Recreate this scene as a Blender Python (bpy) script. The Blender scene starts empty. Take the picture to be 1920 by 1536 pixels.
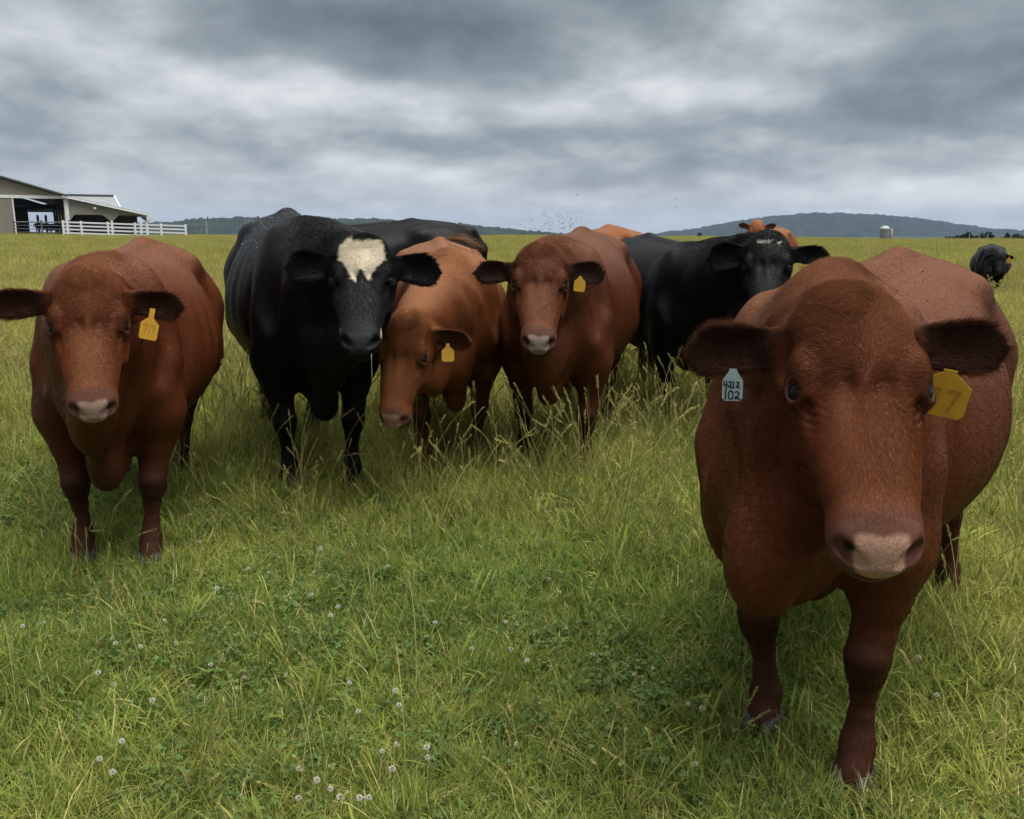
import bpy, bmesh, math, random
import numpy as np
from mathutils import Matrix, Vector

random.seed(7)
RNG = np.random.default_rng(11)
scene = bpy.context.scene
COL = scene.collection

# ------------------------------------------------------------------ camera
EYE = np.array([0.0, 0.0, 1.35])
PITCH = math.radians(11.6)
cam_data = bpy.data.cameras.new('camera')
cam_data.sensor_width = 36.0
cam_data.lens = 30.0
cam_data.clip_start = 0.05
cam_data.clip_end = 20000.0
cam = bpy.data.objects.new('camera', cam_data)
cam.location = EYE
cam.rotation_euler = (math.radians(90) - PITCH, 0, 0)
COL.objects.link(cam)
scene.camera = cam

# ------------------------------------------------------------------ exposure
vs = scene.view_settings
vs.view_transform = 'Standard'
vs.look = 'None'
vs.exposure = 2.02
vs.gamma = 1.0
vs.use_curve_mapping = False
scene.cycles.max_bounces = 4
scene.cycles.diffuse_bounces = 2
scene.cycles.use_light_tree = False
scene.cycles.use_adaptive_sampling = True
scene.cycles.adaptive_threshold = 0.03
scene.cycles.glossy_bounces = 2
scene.cycles.transmission_bounces = 2
scene.cycles.transparent_max_bounces = 4
scene.cycles.volume_bounces = 0
scene.cycles.use_denoising = True

SUN_EL, SUN_AZ = math.radians(74), math.radians(120)   # azimuth from +Y towards +X


# ------------------------------------------------------------------ node helpers
class NT:
    """thin wrapper to write node trees as expressions"""
    def __init__(self, tree):
        self.t = tree
        self.n = tree.nodes
        self.l = tree.links

    def node(self, kind, **props):
        nd = self.n.new(kind)
        for k, v in props.items():
            setattr(nd, k, v)
        return nd

    def put(self, sock, v):
        if isinstance(v, bpy.types.NodeSocket):
            self.l.new(v, sock)
        elif v is not None:
            if isinstance(v, (tuple, list)) and sock.type == 'RGBA' and len(v) == 3:
                v = (*v, 1.0)
            sock.default_value = v

    def math(self, op, a, b=None, c=None, clamp=False):
        nd = self.node('ShaderNodeMath', operation=op, use_clamp=clamp)
        for i, v in enumerate((a, b, c)):
            if v is not None:
                self.put(nd.inputs[i], v)
        return nd.outputs[0]

    def mix(self, f, a, b, blend='MIX'):
        nd = self.node('ShaderNodeMix', data_type='RGBA', blend_type=blend)
        self.put(nd.inputs['Factor'], f)
        self.put(nd.inputs[6], a)
        self.put(nd.inputs[7], b)
        return nd.outputs[2]

    def noise(self, vec, scale, detail=3.0, rough=0.55, dist=0.0, out=0):
        nd = self.node('ShaderNodeTexNoise')
        self.put(nd.inputs['Vector'], vec)
        self.put(nd.inputs['Scale'], scale)
        self.put(nd.inputs['Detail'], detail)
        self.put(nd.inputs['Roughness'], rough)
        self.put(nd.inputs['Distortion'], dist)
        return nd.outputs[out]

    def ramp(self, f, stops, interp='LINEAR'):
        nd = self.node('ShaderNodeValToRGB')
        nd.color_ramp.interpolation = interp
        el = nd.color_ramp.elements
        while len(el) < len(stops):
            el.new(0.5)
        for e, (p, c) in zip(el, stops):
            e.position = p
            e.color = (*c, 1.0) if len(c) == 3 else c
        self.put(nd.inputs[0], f)
        return nd.outputs[0]

    def range(self, v, a, b, c=0.0, d=1.0, smooth=False):
        nd = self.node('ShaderNodeMapRange', interpolation_type='SMOOTHSTEP' if smooth else 'LINEAR')
        self.put(nd.inputs[0], v)
        for i, x in enumerate((a, b, c, d)):
            nd.inputs[i + 1].default_value = x
        return nd.outputs[0]


def material(name):
    m = bpy.data.materials.new(name)
    m.use_nodes = True
    nt = NT(m.node_tree)
    bsdf = nt.n.get('Principled BSDF')
    return m, nt, bsdf


def plain(name, col, rough=0.6, spec=0.3, bump=0.0, bscale=40.0, var=0.12, vscale=6.0, metal=0.0):
    """a painted / natural surface: base colour with gentle wear and fine relief"""
    m, nt, b = material(name)
    tc = nt.node('ShaderNodeTexCoord').outputs['Object']
    n = nt.noise(tc, vscale, 5.0, 0.6)
    f = nt.range(n, 0.3, 0.7, 1.0 - var, 1.0 + var)
    c = nt.node('ShaderNodeVectorMath', operation='SCALE')
    c.inputs[0].default_value = col
    nt.put(c.inputs['Scale'], f)
    nt.put(b.inputs['Base Color'], c.outputs[0])
    b.inputs['Roughness'].default_value = rough
    b.inputs['Specular IOR Level'].default_value = spec
    b.inputs['Metallic'].default_value = metal
    if bump:
        bn = nt.node('ShaderNodeBump')
        bn.inputs['Strength'].default_value = bump
        bn.inputs['Distance'].default_value = 0.01
        nt.put(bn.inputs['Height'], nt.noise(tc, bscale, 4.0))
        nt.put(b.inputs['Normal'], bn.outputs[0])
    return m


# ------------------------------------------------------------------ sky
world = bpy.data.worlds.new('World')
scene.world = world
world.use_nodes = True
w = NT(world.node_tree)
bg = w.n.get('Background')
sky = w.node('ShaderNodeTexSky', sky_type='NISHITA')
sky.sun_disc = False
sky.sun_elevation = SUN_EL
sky.sun_rotation = SUN_AZ
sky.altitude = 150.0
sky.air_density = 1.0
sky.dust_density = 2.0
tc = w.node('ShaderNodeTexCoord').outputs['Generated']
sep = w.node('ShaderNodeSeparateXYZ')
w.put(sep.inputs[0], tc)
dx, dy, dz = sep.outputs
zz = w.math('MAXIMUM', dz, 0.0)
inv = w.math('DIVIDE', 1.0, w.math('ADD', zz, 0.34))
comb = w.node('ShaderNodeCombineXYZ')               # where the ray meets the cloud deck
w.put(comb.inputs[0], w.math('MULTIPLY', dx, inv))
w.put(comb.inputs[1], w.math('MULTIPLY', dy, inv))
dk = w.node('ShaderNodeVectorMath', operation='ADD')
w.put(dk.inputs[0], comb.outputs[0])
dk.inputs[1].default_value = (7.3, 2.1, 0.0)
deck = dk.outputs[0]
azim = w.math('ARCTAN2', dx, dy)
wn = w.node('ShaderNodeTexNoise')
w.put(wn.inputs['Vector'], deck)
wn.inputs['Scale'].default_value = 3.0
wn.inputs['Detail'].default_value = 1.5
n_big = w.noise(deck, 1.8, 2.0, 0.5)
n_mid = w.noise(deck, 4.6, 4.0, 0.50, 0.0)
sw_ = w.node('ShaderNodeSeparateXYZ')
w.put(sw_.inputs[0], wn.outputs['Color'])
pos = w.node('ShaderNodeCombineXYZ')
w.put(pos.inputs[0], w.math('MULTIPLY_ADD', w.math('SUBTRACT', sw_.outputs[0], 0.5), 0.16, azim))
w.put(pos.inputs[1], w.math('MULTIPLY_ADD', w.math('SUBTRACT', sw_.outputs[1], 0.5), 0.055, dz))


def mass(acc, px, py, sx, sy, amp):
    """one bank of cloud: a soft lobe at its own azimuth and elevation"""
    a0 = math.atan((px - 960) / 1600.0)
    e0 = math.sin(math.atan((440 - py) / 1600.0))
    kx, ky = 1600.0 / sx, 1600.0 / sy
    ma = w.node('ShaderNodeVectorMath', operation='MULTIPLY_ADD')
    w.put(ma.inputs[0], pos.outputs[0])
    ma.inputs[1].default_value = (kx, ky, 0)
    ma.inputs[2].default_value = (-a0 * kx, -e0 * ky, 0)
    dt = w.node('ShaderNodeVectorMath', operation='DOT_PRODUCT')
    w.put(dt.inputs[0], ma.outputs[0])
    w.put(dt.inputs[1], ma.outputs[0])
    return w.math('MULTIPLY_ADD', w.math('POWER', 0.36788, dt.outputs['Value']), amp, acc)


n_fin = w.noise(deck, 13.0, 3.0, 0.55, 0.5)
dens = w.math('MULTIPLY_ADD', w.math('SUBTRACT', n_big, 0.5), 0.35, w.math('MULTIPLY', w.math('SUBTRACT', n_mid, 0.5), 1.05))
dens = w.math('MULTIPLY_ADD', w.math('SUBTRACT', n_fin, 0.5), 0.26, dens)
for args in [(560, 100, 310, 80, 0.42), (900, 85, 330, 95, 0.42), (1150, 10, 220, 60, 0.25), (1790, 160, 300, 90, 0.46), (1620, 240, 200, 45, 0.30), (1880, 30, 170, 55, 0.20),
             (1230, 335, 310, 36, 0.42), (1000, 275, 300, 26, 0.22), (40, 250, 190, 45, 0.26), (560, 285, 300, 26, 0.18), (300, 350, 400, 30, 0.10),
             (150, 120, 220, 90, -0.20), (700, 205, 330, 34, -0.26), (1260, 205, 210, 38, -0.22), (1310, 80, 120, 70, -0.12),
             (800, 328, 180, 22, -0.30), (1720, 375, 320, 34, -0.30)]:
    dens = mass(dens, *args)
f_c = w.range(dens, -0.52, 0.84)
K = 0.1            # the deck is written in the units the 0.1 background strength expects
cloud = w.ramp(f_c, [(0.0, (0.340, 0.342, 0.342)), (0.17, (0.275, 0.283, 0.290)), (0.38, (0.185, 0.200, 0.210)),
                     (0.57, (0.115, 0.131, 0.141)), (0.78, (0.076, 0.089, 0.097)), (1.0, (0.045, 0.054, 0.060))])
low = w.range(dz, 0.0, 0.10, 1.0, 0.0, True)         # the deck thins into pale air at the horizon
cloud = w.mix(w.math('MULTIPLY', low, 0.5), cloud, (0.235, 0.246, 0.254))
sc = w.node('ShaderNodeVectorMath', operation='SCALE')
w.put(sc.inputs[0], cloud)
sc.inputs['Scale'].default_value = 0.67 / K
full = w.mix(0.985, sky.outputs[0], sc.outputs[0])
w.put(bg.inputs['Color'], full)
bg.inputs['Strength'].default_value = K
world.cycles.sampling_method = 'NONE'

# ------------------------------------------------------------------ sun behind the cloud
sun_data = bpy.data.lights.new('sun', 'SUN')
sun_data.energy = 1.5
sun_data.angle = math.radians(54)
sun_data.color = (1.0, 0.965, 0.91)
sun = bpy.data.objects.new('sun', sun_data)
sv = Vector((math.sin(SUN_AZ) * math.cos(SUN_EL), math.cos(SUN_AZ) * math.cos(SUN_EL), math.sin(SUN_EL)))
sun.rotation_euler = sv.to_track_quat('Z', 'Y').to_euler()
sun.location = sv * 30
COL.objects.link(sun)


# ------------------------------------------------------------------ object helpers
def sstep(a, b, x):
    t = np.clip((np.asarray(x, float) - a) / (b - a), 0, 1)
    return t * t * (3 - 2 * t)


def ground_z(x, y):
    """the pasture: nearly flat by the camera, rising to a low crest 95 m away"""
    x = np.asarray(x, float)
    y = np.asarray(y, float)
    r = np.hypot(x, y)
    z = (0.78 - 0.0048 * np.clip(x, -120, 120)) * sstep(10, 95, y) - 0.05 * np.maximum(y - 125, 0) * (y > 125) * sstep(125, 200, y)
    z = np.maximum(z, -6.0)
    z = z + (0.10 * np.sin(x * 0.083 + 0.6) + 0.06 * np.sin(x * 0.21 + 2.0)) * sstep(45, 90, y) * sstep(140, 110, y)
    z = z + 0.035 * np.sin(x * 0.9 + 1.3) * np.sin(y * 0.7) * sstep(2, 9, r) + 0.012 * np.sin(x * 3.1) * np.cos(y * 2.7)
    return z


def tag(o, label=None, cat=None, group=None, kind=None):
    for k, v in (('label', label), ('category', cat), ('group', group), ('kind', kind)):
        if v:
            o[k] = v
    return o


def new_obj(name, data, parent=None, loc=None):
    o = bpy.data.objects.new(name, data)
    COL.objects.link(o)
    if parent is not None:
        o.parent = parent
    if loc is not None:
        o.location = loc
    return o


def empty(name, loc=(0, 0, 0), rz=0.0):
    o = bpy.data.objects.new(name, None)
    o.empty_display_size = 0.2
    o.location = loc
    o.rotation_euler = (0, 0, rz)
    COL.objects.link(o)
    return o


def mesh_np(name, verts, faces, mat=None, smooth=True):
    """verts (n,3) and equal-sided faces (m,k) straight from numpy"""
    me = bpy.data.meshes.new(name)
    verts = np.ascontiguousarray(verts, np.float32)
    faces = np.ascontiguousarray(faces, np.int32)
    m, k = faces.shape
    me.vertices.add(len(verts))
    me.vertices.foreach_set('co', verts.ravel())
    me.loops.add(m * k)
    me.loops.foreach_set('vertex_index', faces.ravel())
    me.polygons.add(m)
    me.polygons.foreach_set('loop_start', np.arange(0, m * k, k, dtype=np.int32))
    me.polygons.foreach_set('loop_total', np.full(m, k, np.int32))
    if smooth:
        me.polygons.foreach_set('use_smooth', np.ones(m, bool))
    me.update(calc_edges=True)
    if mat:
        me.materials.append(mat)
    return me


class MB:
    """collects simple solids; build() links them as ONE mesh object"""
    def __init__(self):
        self.v, self.f = [], []

    def add(self, vs, fs):
        o = len(self.v)
        self.v += [tuple(v) for v in vs]
        self.f += [tuple(i + o for i in f) for f in fs]
        return self

    def box(self, a, b):
        (x0, y0, z0), (x1, y1, z1) = a, b
        return self.add([(x0, y0, z0), (x1, y0, z0), (x1, y1, z0), (x0, y1, z0), (x0, y0, z1), (x1, y0, z1), (x1, y1, z1), (x0, y1, z1)],
                        [(0, 3, 2, 1), (4, 5, 6, 7), (0, 1, 5, 4), (1, 2, 6, 5), (2, 3, 7, 6), (3, 0, 4, 7)])

    def prism(self, pts, y0, y1):
        """a polygon in the xz plane, extruded along y"""
        n = len(pts)
        vs = [(p[0], y0, p[1]) for p in pts] + [(p[0], y1, p[1]) for p in pts]
        fs = [tuple(range(n - 1, -1, -1)), tuple(range(n, 2 * n))] + [(i, (i + 1) % n, n + (i + 1) % n, n + i) for i in range(n)]
        return self.add(vs, [f[::-1] for f in fs])

    def tube(self, pts, rad, n=8, cap=True):
        pts = [Vector(p) for p in pts]
        rad = rad if isinstance(rad, (list, tuple)) else [rad] * len(pts)
        vs, fs = [], []
        for i, p in enumerate(pts):
            d = (pts[min(i + 1, len(pts) - 1)] - pts[max(i - 1, 0)]).normalized()
            a = d.orthogonal().normalized() if abs(d.z) > 0.9 else d.cross(Vector((0, 0, 1))).normalized()
            b = d.cross(a)
            for k in range(n):
                t = 2 * math.pi * k / n
                vs.append(p + (a * math.cos(t) + b * math.sin(t)) * rad[i])
        for i in range(len(pts) - 1):
            for k in range(n):
                fs.append((i * n + k, i * n + (k + 1) % n, (i + 1) * n + (k + 1) % n, (i + 1) * n + k))
        if cap:
            fs += [tuple(range(n - 1, -1, -1)), tuple(range((len(pts) - 1) * n, len(pts) * n))]
        return self.add(vs, fs)

    def mesh(self, name, mat, smooth=False, bevel=0.0):
        me = bpy.data.meshes.new(name)
        me.from_pydata(self.v, [], self.f)
        bm = bmesh.new()
        bm.from_mesh(me)
        bmesh.ops.recalc_face_normals(bm, faces=bm.faces)
        if bevel:
            bmesh.ops.bevel(bm, geom=list(bm.edges), offset=bevel, segments=2, affect='EDGES', profile=0.5)
        bm.to_mesh(me)
        bm.free()
        if smooth:
            me.polygons.foreach_set('use_smooth', np.ones(len(me.polygons), bool))
        me.materials.append(mat)
        return me

    def build(self, name, mat, parent=None, smooth=False, bevel=0.0, loc=None):
        return new_obj(name, self.mesh(name, mat, smooth, bevel), parent, loc)


# ================================================================== cattle
# A cow's body is a smooth distance field (trunk, muscles, neck, legs, head, ears blended into one
# another) turned into ONE continuous skin; eyes, hooves, ear tags and the coat are its children.
BIG = 9.0


def lerp_tab(x, xs, ys):
    """smooth (monotone-ish cubic) table lookup"""
    xs = np.asarray(xs, float)
    ys = np.asarray(ys, float)
    fine = np.linspace(xs[0], xs[-1], 200)
    m = np.gradient(ys, xs)
    i = np.clip(np.searchsorted(xs, fine) - 1, 0, len(xs) - 2)
    h = xs[i + 1] - xs[i]
    t = (fine - xs[i]) / h
    v = ((2 * t**3 - 3 * t**2 + 1) * ys[i] + (t**3 - 2 * t**2 + t) * h * m[i] + (-2 * t**3 + 3 * t**2) * ys[i + 1] + (t**3 - t**2) * h * m[i + 1])
    return np.interp(x, fine, v).astype(np.float32)


def smin(a, b, k):
    h = np.maximum(k - np.abs(a - b), 0) / k
    return np.minimum(a, b) - h * h * k * 0.25


class Field:
    def __init__(self):
        self.prims = []

    def add(self, fn, spheres, k=0.05, op='+'):
        self.prims.append((fn, spheres, k, op))

    def ellipsoid(self, c, r, R=None, k=0.05, op='+'):
        """R: rows = the ellipsoid's own axes"""
        c = np.asarray(c, float)
        r = np.asarray(r, float)
        R = np.eye(3) if R is None else np.asarray(R, float)

        def fn(X, Y, Z):
            X, Y, Z = X - c[0], Y - c[1], Z - c[2]
            q = [(R[i, 0] * X + R[i, 1] * Y + R[i, 2] * Z) for i in range(3)]
            k0 = np.sqrt((q[0] / r[0])**2 + (q[1] / r[1])**2 + (q[2] / r[2])**2) + 1e-6
            k1 = np.sqrt((q[0] / r[0]**2)**2 + (q[1] / r[1]**2)**2 + (q[2] / r[2]**2)**2) + 1e-6
            return k0 * (k0 - 1) / k1
        self.add(fn, [(c, float(max(r)))], k, op)

    def cone(self, a, b, ra, rb, k=0.05, op='+', flat=None):
        """tapered capsule; flat=(axis, factor) squeezes the cross-section along an axis"""
        a = np.asarray(a, float)
        b = np.asarray(b, float)
        ab = b - a
        L2 = float(ab @ ab)

        def fn(X, Y, Z):
            px, py, pz = X - a[0], Y - a[1], Z - a[2]
            t = np.clip((px * ab[0] + py * ab[1] + pz * ab[2]) / L2, 0, 1)
            qx, qy, qz = px - t * ab[0], py - t * ab[1], pz - t * ab[2]
            r = ra + (rb - ra) * t
            if flat is None:
                return np.sqrt(qx * qx + qy * qy + qz * qz) - r
            n, fac = flat
            s = qx * n[0] + qy * n[1] + qz * n[2]
            g = (1.0 / fac - 1.0)
            qx2, qy2, qz2 = qx + g * s * n[0], qy + g * s * n[1], qz + g * s * n[2]
            d0 = np.sqrt(qx2 * qx2 + qy2 * qy2 + qz2 * qz2) + 1e-6
            g2 = (1.0 / (fac * fac) - 1.0)
            gx, gy, gz = qx + g2 * s * n[0], qy + g2 * s * n[1], qz + g2 * s * n[2]
            gl = np.sqrt(gx * gx + gy * gy + gz * gz) + 1e-6
            return d0 * (d0 - r) / gl
        self.add(fn, [(a, max(ra, rb)), (b, max(ra, rb))], k, op)

    def chain(self, pts, k=0.03, flat=None):
        for (a, ra), (b, rb) in zip(pts[:-1], pts[1:]):
            self.cone(a, b, ra, rb, k, flat=flat)

    def evaluate(self, o, A, step, dims):
        """sample on a grid: p = o + step * (i A0 + j A1 + k A2), A rows orthonormal"""
        o = np.asarray(o, float)
        D = np.full(dims, BIG, np.float32)
        for fn, spheres, k, op in self.prims:
            lo = np.full(3, 1e9)
            hi = np.full(3, -1e9)
            for c, r in spheres:
                g = A @ (np.asarray(c) - o) / step
                m = (r + 0.6 * k + 0.045) / step
                lo = np.minimum(lo, g - m)
                hi = np.maximum(hi, g + m)
            lo = np.maximum(np.floor(lo).astype(int), 0)
            hi = np.minimum(np.ceil(hi).astype(int) + 1, dims)
            if np.any(hi <= lo):
                continue
            i, j, l = [np.arange(lo[q], hi[q], dtype=np.float32) * step for q in range(3)]
            i, j, l = i[:, None, None], j[None, :, None], l[None, None, :]
            P = [(o[q] + i * A[0, q] + j * A[1, q] + l * A[2, q]).astype(np.float32) for q in range(3)]
            d = fn(*P)
            s = (slice(lo[0], hi[0]), slice(lo[1], hi[1]), slice(lo[2], hi[2]))
            if op == '+':
                D[s] = smin(D[s], d, k)
            else:
                D[s] = -smin(-D[s], d, k)
        return D


def surface_nets(D):
    """dual contouring without normals: one vertex per crossing cell, one quad per crossing edge"""
    S = D < 0
    n = np.array(D.shape)
    cells = np.zeros(n - 1, np.int8)
    for a in (0, 1):
        for b in (0, 1):
            for c in (0, 1):
                cells += S[a:n[0] - 1 + a, b:n[1] - 1 + b, c:n[2] - 1 + c]
    act = np.argwhere((cells > 0) & (cells < 8))
    idx = np.full(n - 1, -1, np.int32)
    idx[tuple(act.T)] = np.arange(len(act))
    acc = np.zeros((len(act), 3))
    cnt = np.zeros(len(act))
    cor = [(a, b, c) for a in (0, 1) for b in (0, 1) for c in (0, 1)]
    vals = {q: D[act[:, 0] + q[0], act[:, 1] + q[1], act[:, 2] + q[2]].astype(float) for q in cor}
    for p in cor:
        for ax in range(3):
            if p[ax]:
                continue
            q = list(p)
            q[ax] = 1
            q = tuple(q)
            va, vb = vals[p], vals[q]
            x = (va < 0) != (vb < 0)
            t = np.where(x, va / np.where(x, va - vb, 1.0), 0)
            pt = np.tile(np.array(p, float), (len(act), 1))
            pt[:, ax] += t
            acc += pt * x[:, None]
            cnt += x
    V = act + acc / cnt[:, None]
    quads = []
    for ax in range(3):
        u, v = (ax + 1) % 3, (ax + 2) % 3
        lo = [slice(None)] * 3
        hi = [slice(None)] * 3
        lo[ax] = slice(0, n[ax] - 1)
        hi[ax] = slice(1, n[ax])
        e = np.argwhere(S[tuple(lo)] != S[tuple(hi)])
        e = e[(e[:, u] > 0) & (e[:, v] > 0) & (e[:, u] < n[u] - 1) & (e[:, v] < n[v] - 1)]
        fl = S[tuple(e.T)]
        c = []
        for du, dv in ((1, 1), (0, 1), (0, 0), (1, 0)):
            f = e.copy()
            f[:, u] -= du
            f[:, v] -= dv
            c.append(idx[tuple(f.T)])
        q = np.stack(c, 1)
        q[~fl] = q[~fl][:, ::-1]
        quads.append(q)
    return V, np.concatenate(quads)


def unit(v):
    v = np.asarray(v, float)
    return v / np.linalg.norm(v)


def fbm(P, scale, seed=0, octaves=3):
    """cheap smooth value noise for colour and comb variation"""
    out = np.zeros(len(P))
    amp, tot = 1.0, 0.0
    r = np.random.default_rng(seed)
    for o in range(octaves):
        for _ in range(4):
            d = r.normal(size=3)
            d *= scale * (1.9**o) / np.linalg.norm(d) * r.uniform(0.7, 1.3)
            out += amp * np.sin(P @ d + r.uniform(0, 6.28)) / 4
        tot += amp
        amp *= 0.55
    return out / tot * 1.6


HEAD_T = [-0.035, 0.0, 0.05, 0.10, 0.16, 0.22, 0.28, 0.34, 0.40, 0.445, 0.48, 0.505]
HEAD_TOP = [-0.050, -0.016, 0.002, 0.006, 0.004, -0.004, -0.014, -0.024, -0.033, -0.042, -0.060, -0.090]
HEAD_BOT = [-0.10, -0.165, -0.205, -0.235, -0.25, -0.243, -0.218, -0.192, -0.174, -0.165, -0.155, -0.120]
HEAD_HW = [0.034, 0.070, 0.096, 0.110, 0.113, 0.105, 0.094, 0.083, 0.074, 0.069, 0.058, 0.026]

TR_X = [-0.88, -0.82, -0.72, -0.58, -0.42, -0.22, 0.0, 0.2, 0.4, 0.55, 0.68, 0.80, 0.92]
TR_TOP = [1.14, 1.25, 1.31, 1.335, 1.345, 1.318, 1.298, 1.285, 1.283, 1.282, 1.25, 1.17, 1.03]
TR_BOT = [1.00, 0.86, 0.74, 0.66, 0.60, 0.545, 0.505, 0.485, 0.495, 0.525, 0.56, 0.62, 0.78]
TR_HW = [0.05, 0.14, 0.21, 0.270, 0.322, 0.370, 0.378, 0.345, 0.288, 0.245, 0.205, 0.15, 0.06]
TR_MID = [0.55, 0.58, 0.60, 0.58, 0.52, 0.46, 0.44, 0.44, 0.46, 0.48, 0.48, 0.48, 0.5]


def trunk_fn(girth, belly, depth):
    def fn(X, Y, Z):
        # the stations lie along x: look every table up once per x
        shp = np.broadcast(X, Y, Z).shape
        xc = np.clip(X, TR_X[0], TR_X[-1])
        top = lerp_tab(xc, TR_X, TR_TOP)
        bot = lerp_tab(xc, TR_X, TR_BOT) - depth * np.exp(-((xc - 0.0) / 0.45)**2)
        hw = lerp_tab(xc, TR_X, TR_HW) * (girth + belly * np.exp(-((xc + 0.05) / 0.38)**2))
        mid = bot + lerp_tab(xc, TR_X, TR_MID) * (top - bot)
        dz = Z - mid
        h = np.where(dz > 0, top - mid, mid - bot)
        n = np.where(dz > 0, 1.92 + 0 * xc, 2.0 - 0.35 * sstep(0.25, 0.6, xc))
        a = np.abs(Y) / hw
        b = np.abs(dz) / h
        r = (a**n + b**n)**(1 / n) + 1e-6
        g = np.sqrt((Y / hw**2)**2 + (dz / h**2)**2) / r + 1e-6
        d = np.where(r < 1, (r - 1) * np.minimum(hw, h), (r - 1) / g)
        ex = np.abs(X - xc)
        return np.where(ex > 0, np.sqrt(np.maximum(d, 0)**2 + ex**2), d)
    return fn


class Cow:
    """pose: everything in the cow's own frame (x forward, y to its left, z up), scale 1 = 1.34 m at the hip"""
    def __init__(self, girth=1.0, belly=0.0, depth=0.0, feet=None, poll=(1.02, 0.0, 1.25), face=None, head_scale=1.0,
                 ears=None, neck_sag=0.0, brisket=0.46, brisket_x=0.74, muscle=1.0, head_wide=1.0, withers=0.0):
        self.f = f = Field()
        self.feet = feet or [(0, 0)] * 4
        f.add(trunk_fn(girth, belly, depth), [((-0.55, 0, 0.95), 0.62), ((0, 0, 0.9), 0.62), ((0.5, 0, 0.92), 0.62)], 0.02)
        for s in (1, -1):
            f.ellipsoid((-0.58, s * 0.160 * girth, 0.98), (0.25, 0.145, 0.30), k=0.10)           # haunch
            f.ellipsoid((-0.43, s * 0.235 * girth, 1.220), (0.065, 0.04, 0.04), k=0.09)         # hook bone
            f.ellipsoid((-0.84, s * 0.10, 1.14), (0.05, 0.05, 0.06), k=0.06)                   # pin bone
            f.ellipsoid((0.50, s * 0.165 * girth, 0.93), (0.17, 0.115 * muscle, 0.33), k=0.08)   # shoulder blade
            f.ellipsoid((0.63, s * 0.190 * girth, 0.83), (0.11, 0.080 * muscle, 0.14), k=0.06)    # point of shoulder
        f.ellipsoid((0.46, 0, 1.235 + withers), (0.18, 0.06, 0.04 + withers * 0.5), k=0.06 + withers)                               # withers
        # legs: front left, front right, hind left, hind right
        self.hoof = []
        for i, (fx, fy) in enumerate(self.feet):
            s = 1 if i % 2 == 0 else -1
            if i < 2:
                P = [(0.54, .190 * girth, .84, .112), (.525, .200, .66, .090), (.508, .196, .52, .066), (.505, .191, .425, .050), (.512, .186, .365, .051),
                     (.508, .186, .325, .042), (.495, .186, .27, .0305), (.49, .186, .20, .028), (.49, .186, .145, .036), (.495, .187, .115, .040), (.52, .19, .07, .039), (.53, .19, .05, .045)]
            else:
                P = [(-.58, .185 * girth, .98, .185), (-.47, .205, .76, .135), (-.57, .195, .62, .085), (-.66, .187, .545, .056), (-.695, .185, .505, .052),
                     (-.695, .185, .45, .041), (-.685, .185, .36, .032), (-.67, .185, .22, .030), (-.66, .185, .145, .039), (-.65, .185, .11, .041), (-.63, .187, .07, .040), (-.62, .187, .05, .045)]
            C = []
            for x, y, z, r in P:
                wgt = max(0.0, min(1.0, (0.92 - z) / 0.85))
                C.append((np.array([x + fx * wgt, s * y + fy * wgt, z]), r))
            f.chain(C[:3], 0.09)
            f.chain(C[2:], 0.022)
            if i < 2:   # knee cap
                kn = C[4][0]
                f.ellipsoid(kn + [0.020, 0, 0.008], (0.038, 0.046, 0.040), k=0.018)
                f.ellipsoid(kn + [0.018, 0, -0.035], (0.032, 0.040, 0.026), k=0.016)
            else:       # point of hock
                f.ellipsoid(C[4][0] + [-0.035, 0, 0.02], (0.035, 0.026, 0.045), k=0.04)
            for q in (1, -1):   # dew claws
                f.ellipsoid(C[9][0] + [-0.045, q * 0.022, -0.012], (0.018, 0.014, 0.018), k=0.012)
            self.hoof.append(C[-1][0].copy())
        for s in (1, -1):
            f.cone((0.42, s * 0.10, 1.235), (0.60, s * 0.235 * girth, 0.88), 0.035, 0.045, 0.06)                   # ridge of the shoulder blade
            f.cone((0.33, s * 0.350 * girth, 1.12), (0.35, s * 0.325 * girth, 0.72), 0.040, 0.036, 0.05, '-')      # crease behind the shoulder
            f.ellipsoid((-0.31, s * 0.40 * girth, 1.07), (0.12, 0.075, 0.12), k=0.08, op='-')                      # flank hollow
            f.ellipsoid((0.70, s * 0.255 * girth, 0.99), (0.06, 0.055, 0.18), k=0.07, op='-')
            f.cone((0.82, s * 0.150, 0.96), (0.78, s * 0.125, 0.62), 0.030, 0.035, 0.05, '-')                    # between breast and shoulder
            f.ellipsoid((0.42, s * 0.205 * girth, 0.70), (0.050, 0.036, 0.07), k=0.04)                           # elbow
            f.ellipsoid((0.55, s * 0.205, 0.63), (0.050, 0.036, 0.09), k=0.04)                                    # forearm muscle                      # neck meets shoulder
        f.cone((-0.78, 0, 1.262), (-0.35, 0, 1.318), 0.028, 0.028, 0.06)                                              # spine
        f.cone((-0.35, 0, 1.318), (0.40, 0, 1.255), 0.028, 0.028, 0.06)
        # tail
        f.chain([(np.array([-.84, 0, 1.25]), .045), (np.array([-.93, 0, 1.12]), .032), (np.array([-.95, .01, .85]), .024), (np.array([-.94, .02, .55]), .018)], 0.05)
        # head frame
        t, n = unit(face[0]), np.asarray(face[1], float)
        n = unit(n - t * (n @ t))
        s_ax = np.cross(n, t)
        self.hs = hs = head_scale
        self.HR = np.stack([t, s_ax, n])          # rows: along the face, to the cow's left, out of the face
        self.H0 = np.asarray(poll, float) - self.HR.T @ (np.array([0.165, 0, 0.0]) * hs)
        h = self.h2c
        # neck
        nb = np.array([0.50, 0, 0.965])
        ne = h((0.06, 0, -0.145))
        mid1 = nb * 0.62 + ne * 0.38 + np.array([0, 0, 0.03 - neck_sag * 0.5])
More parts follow.
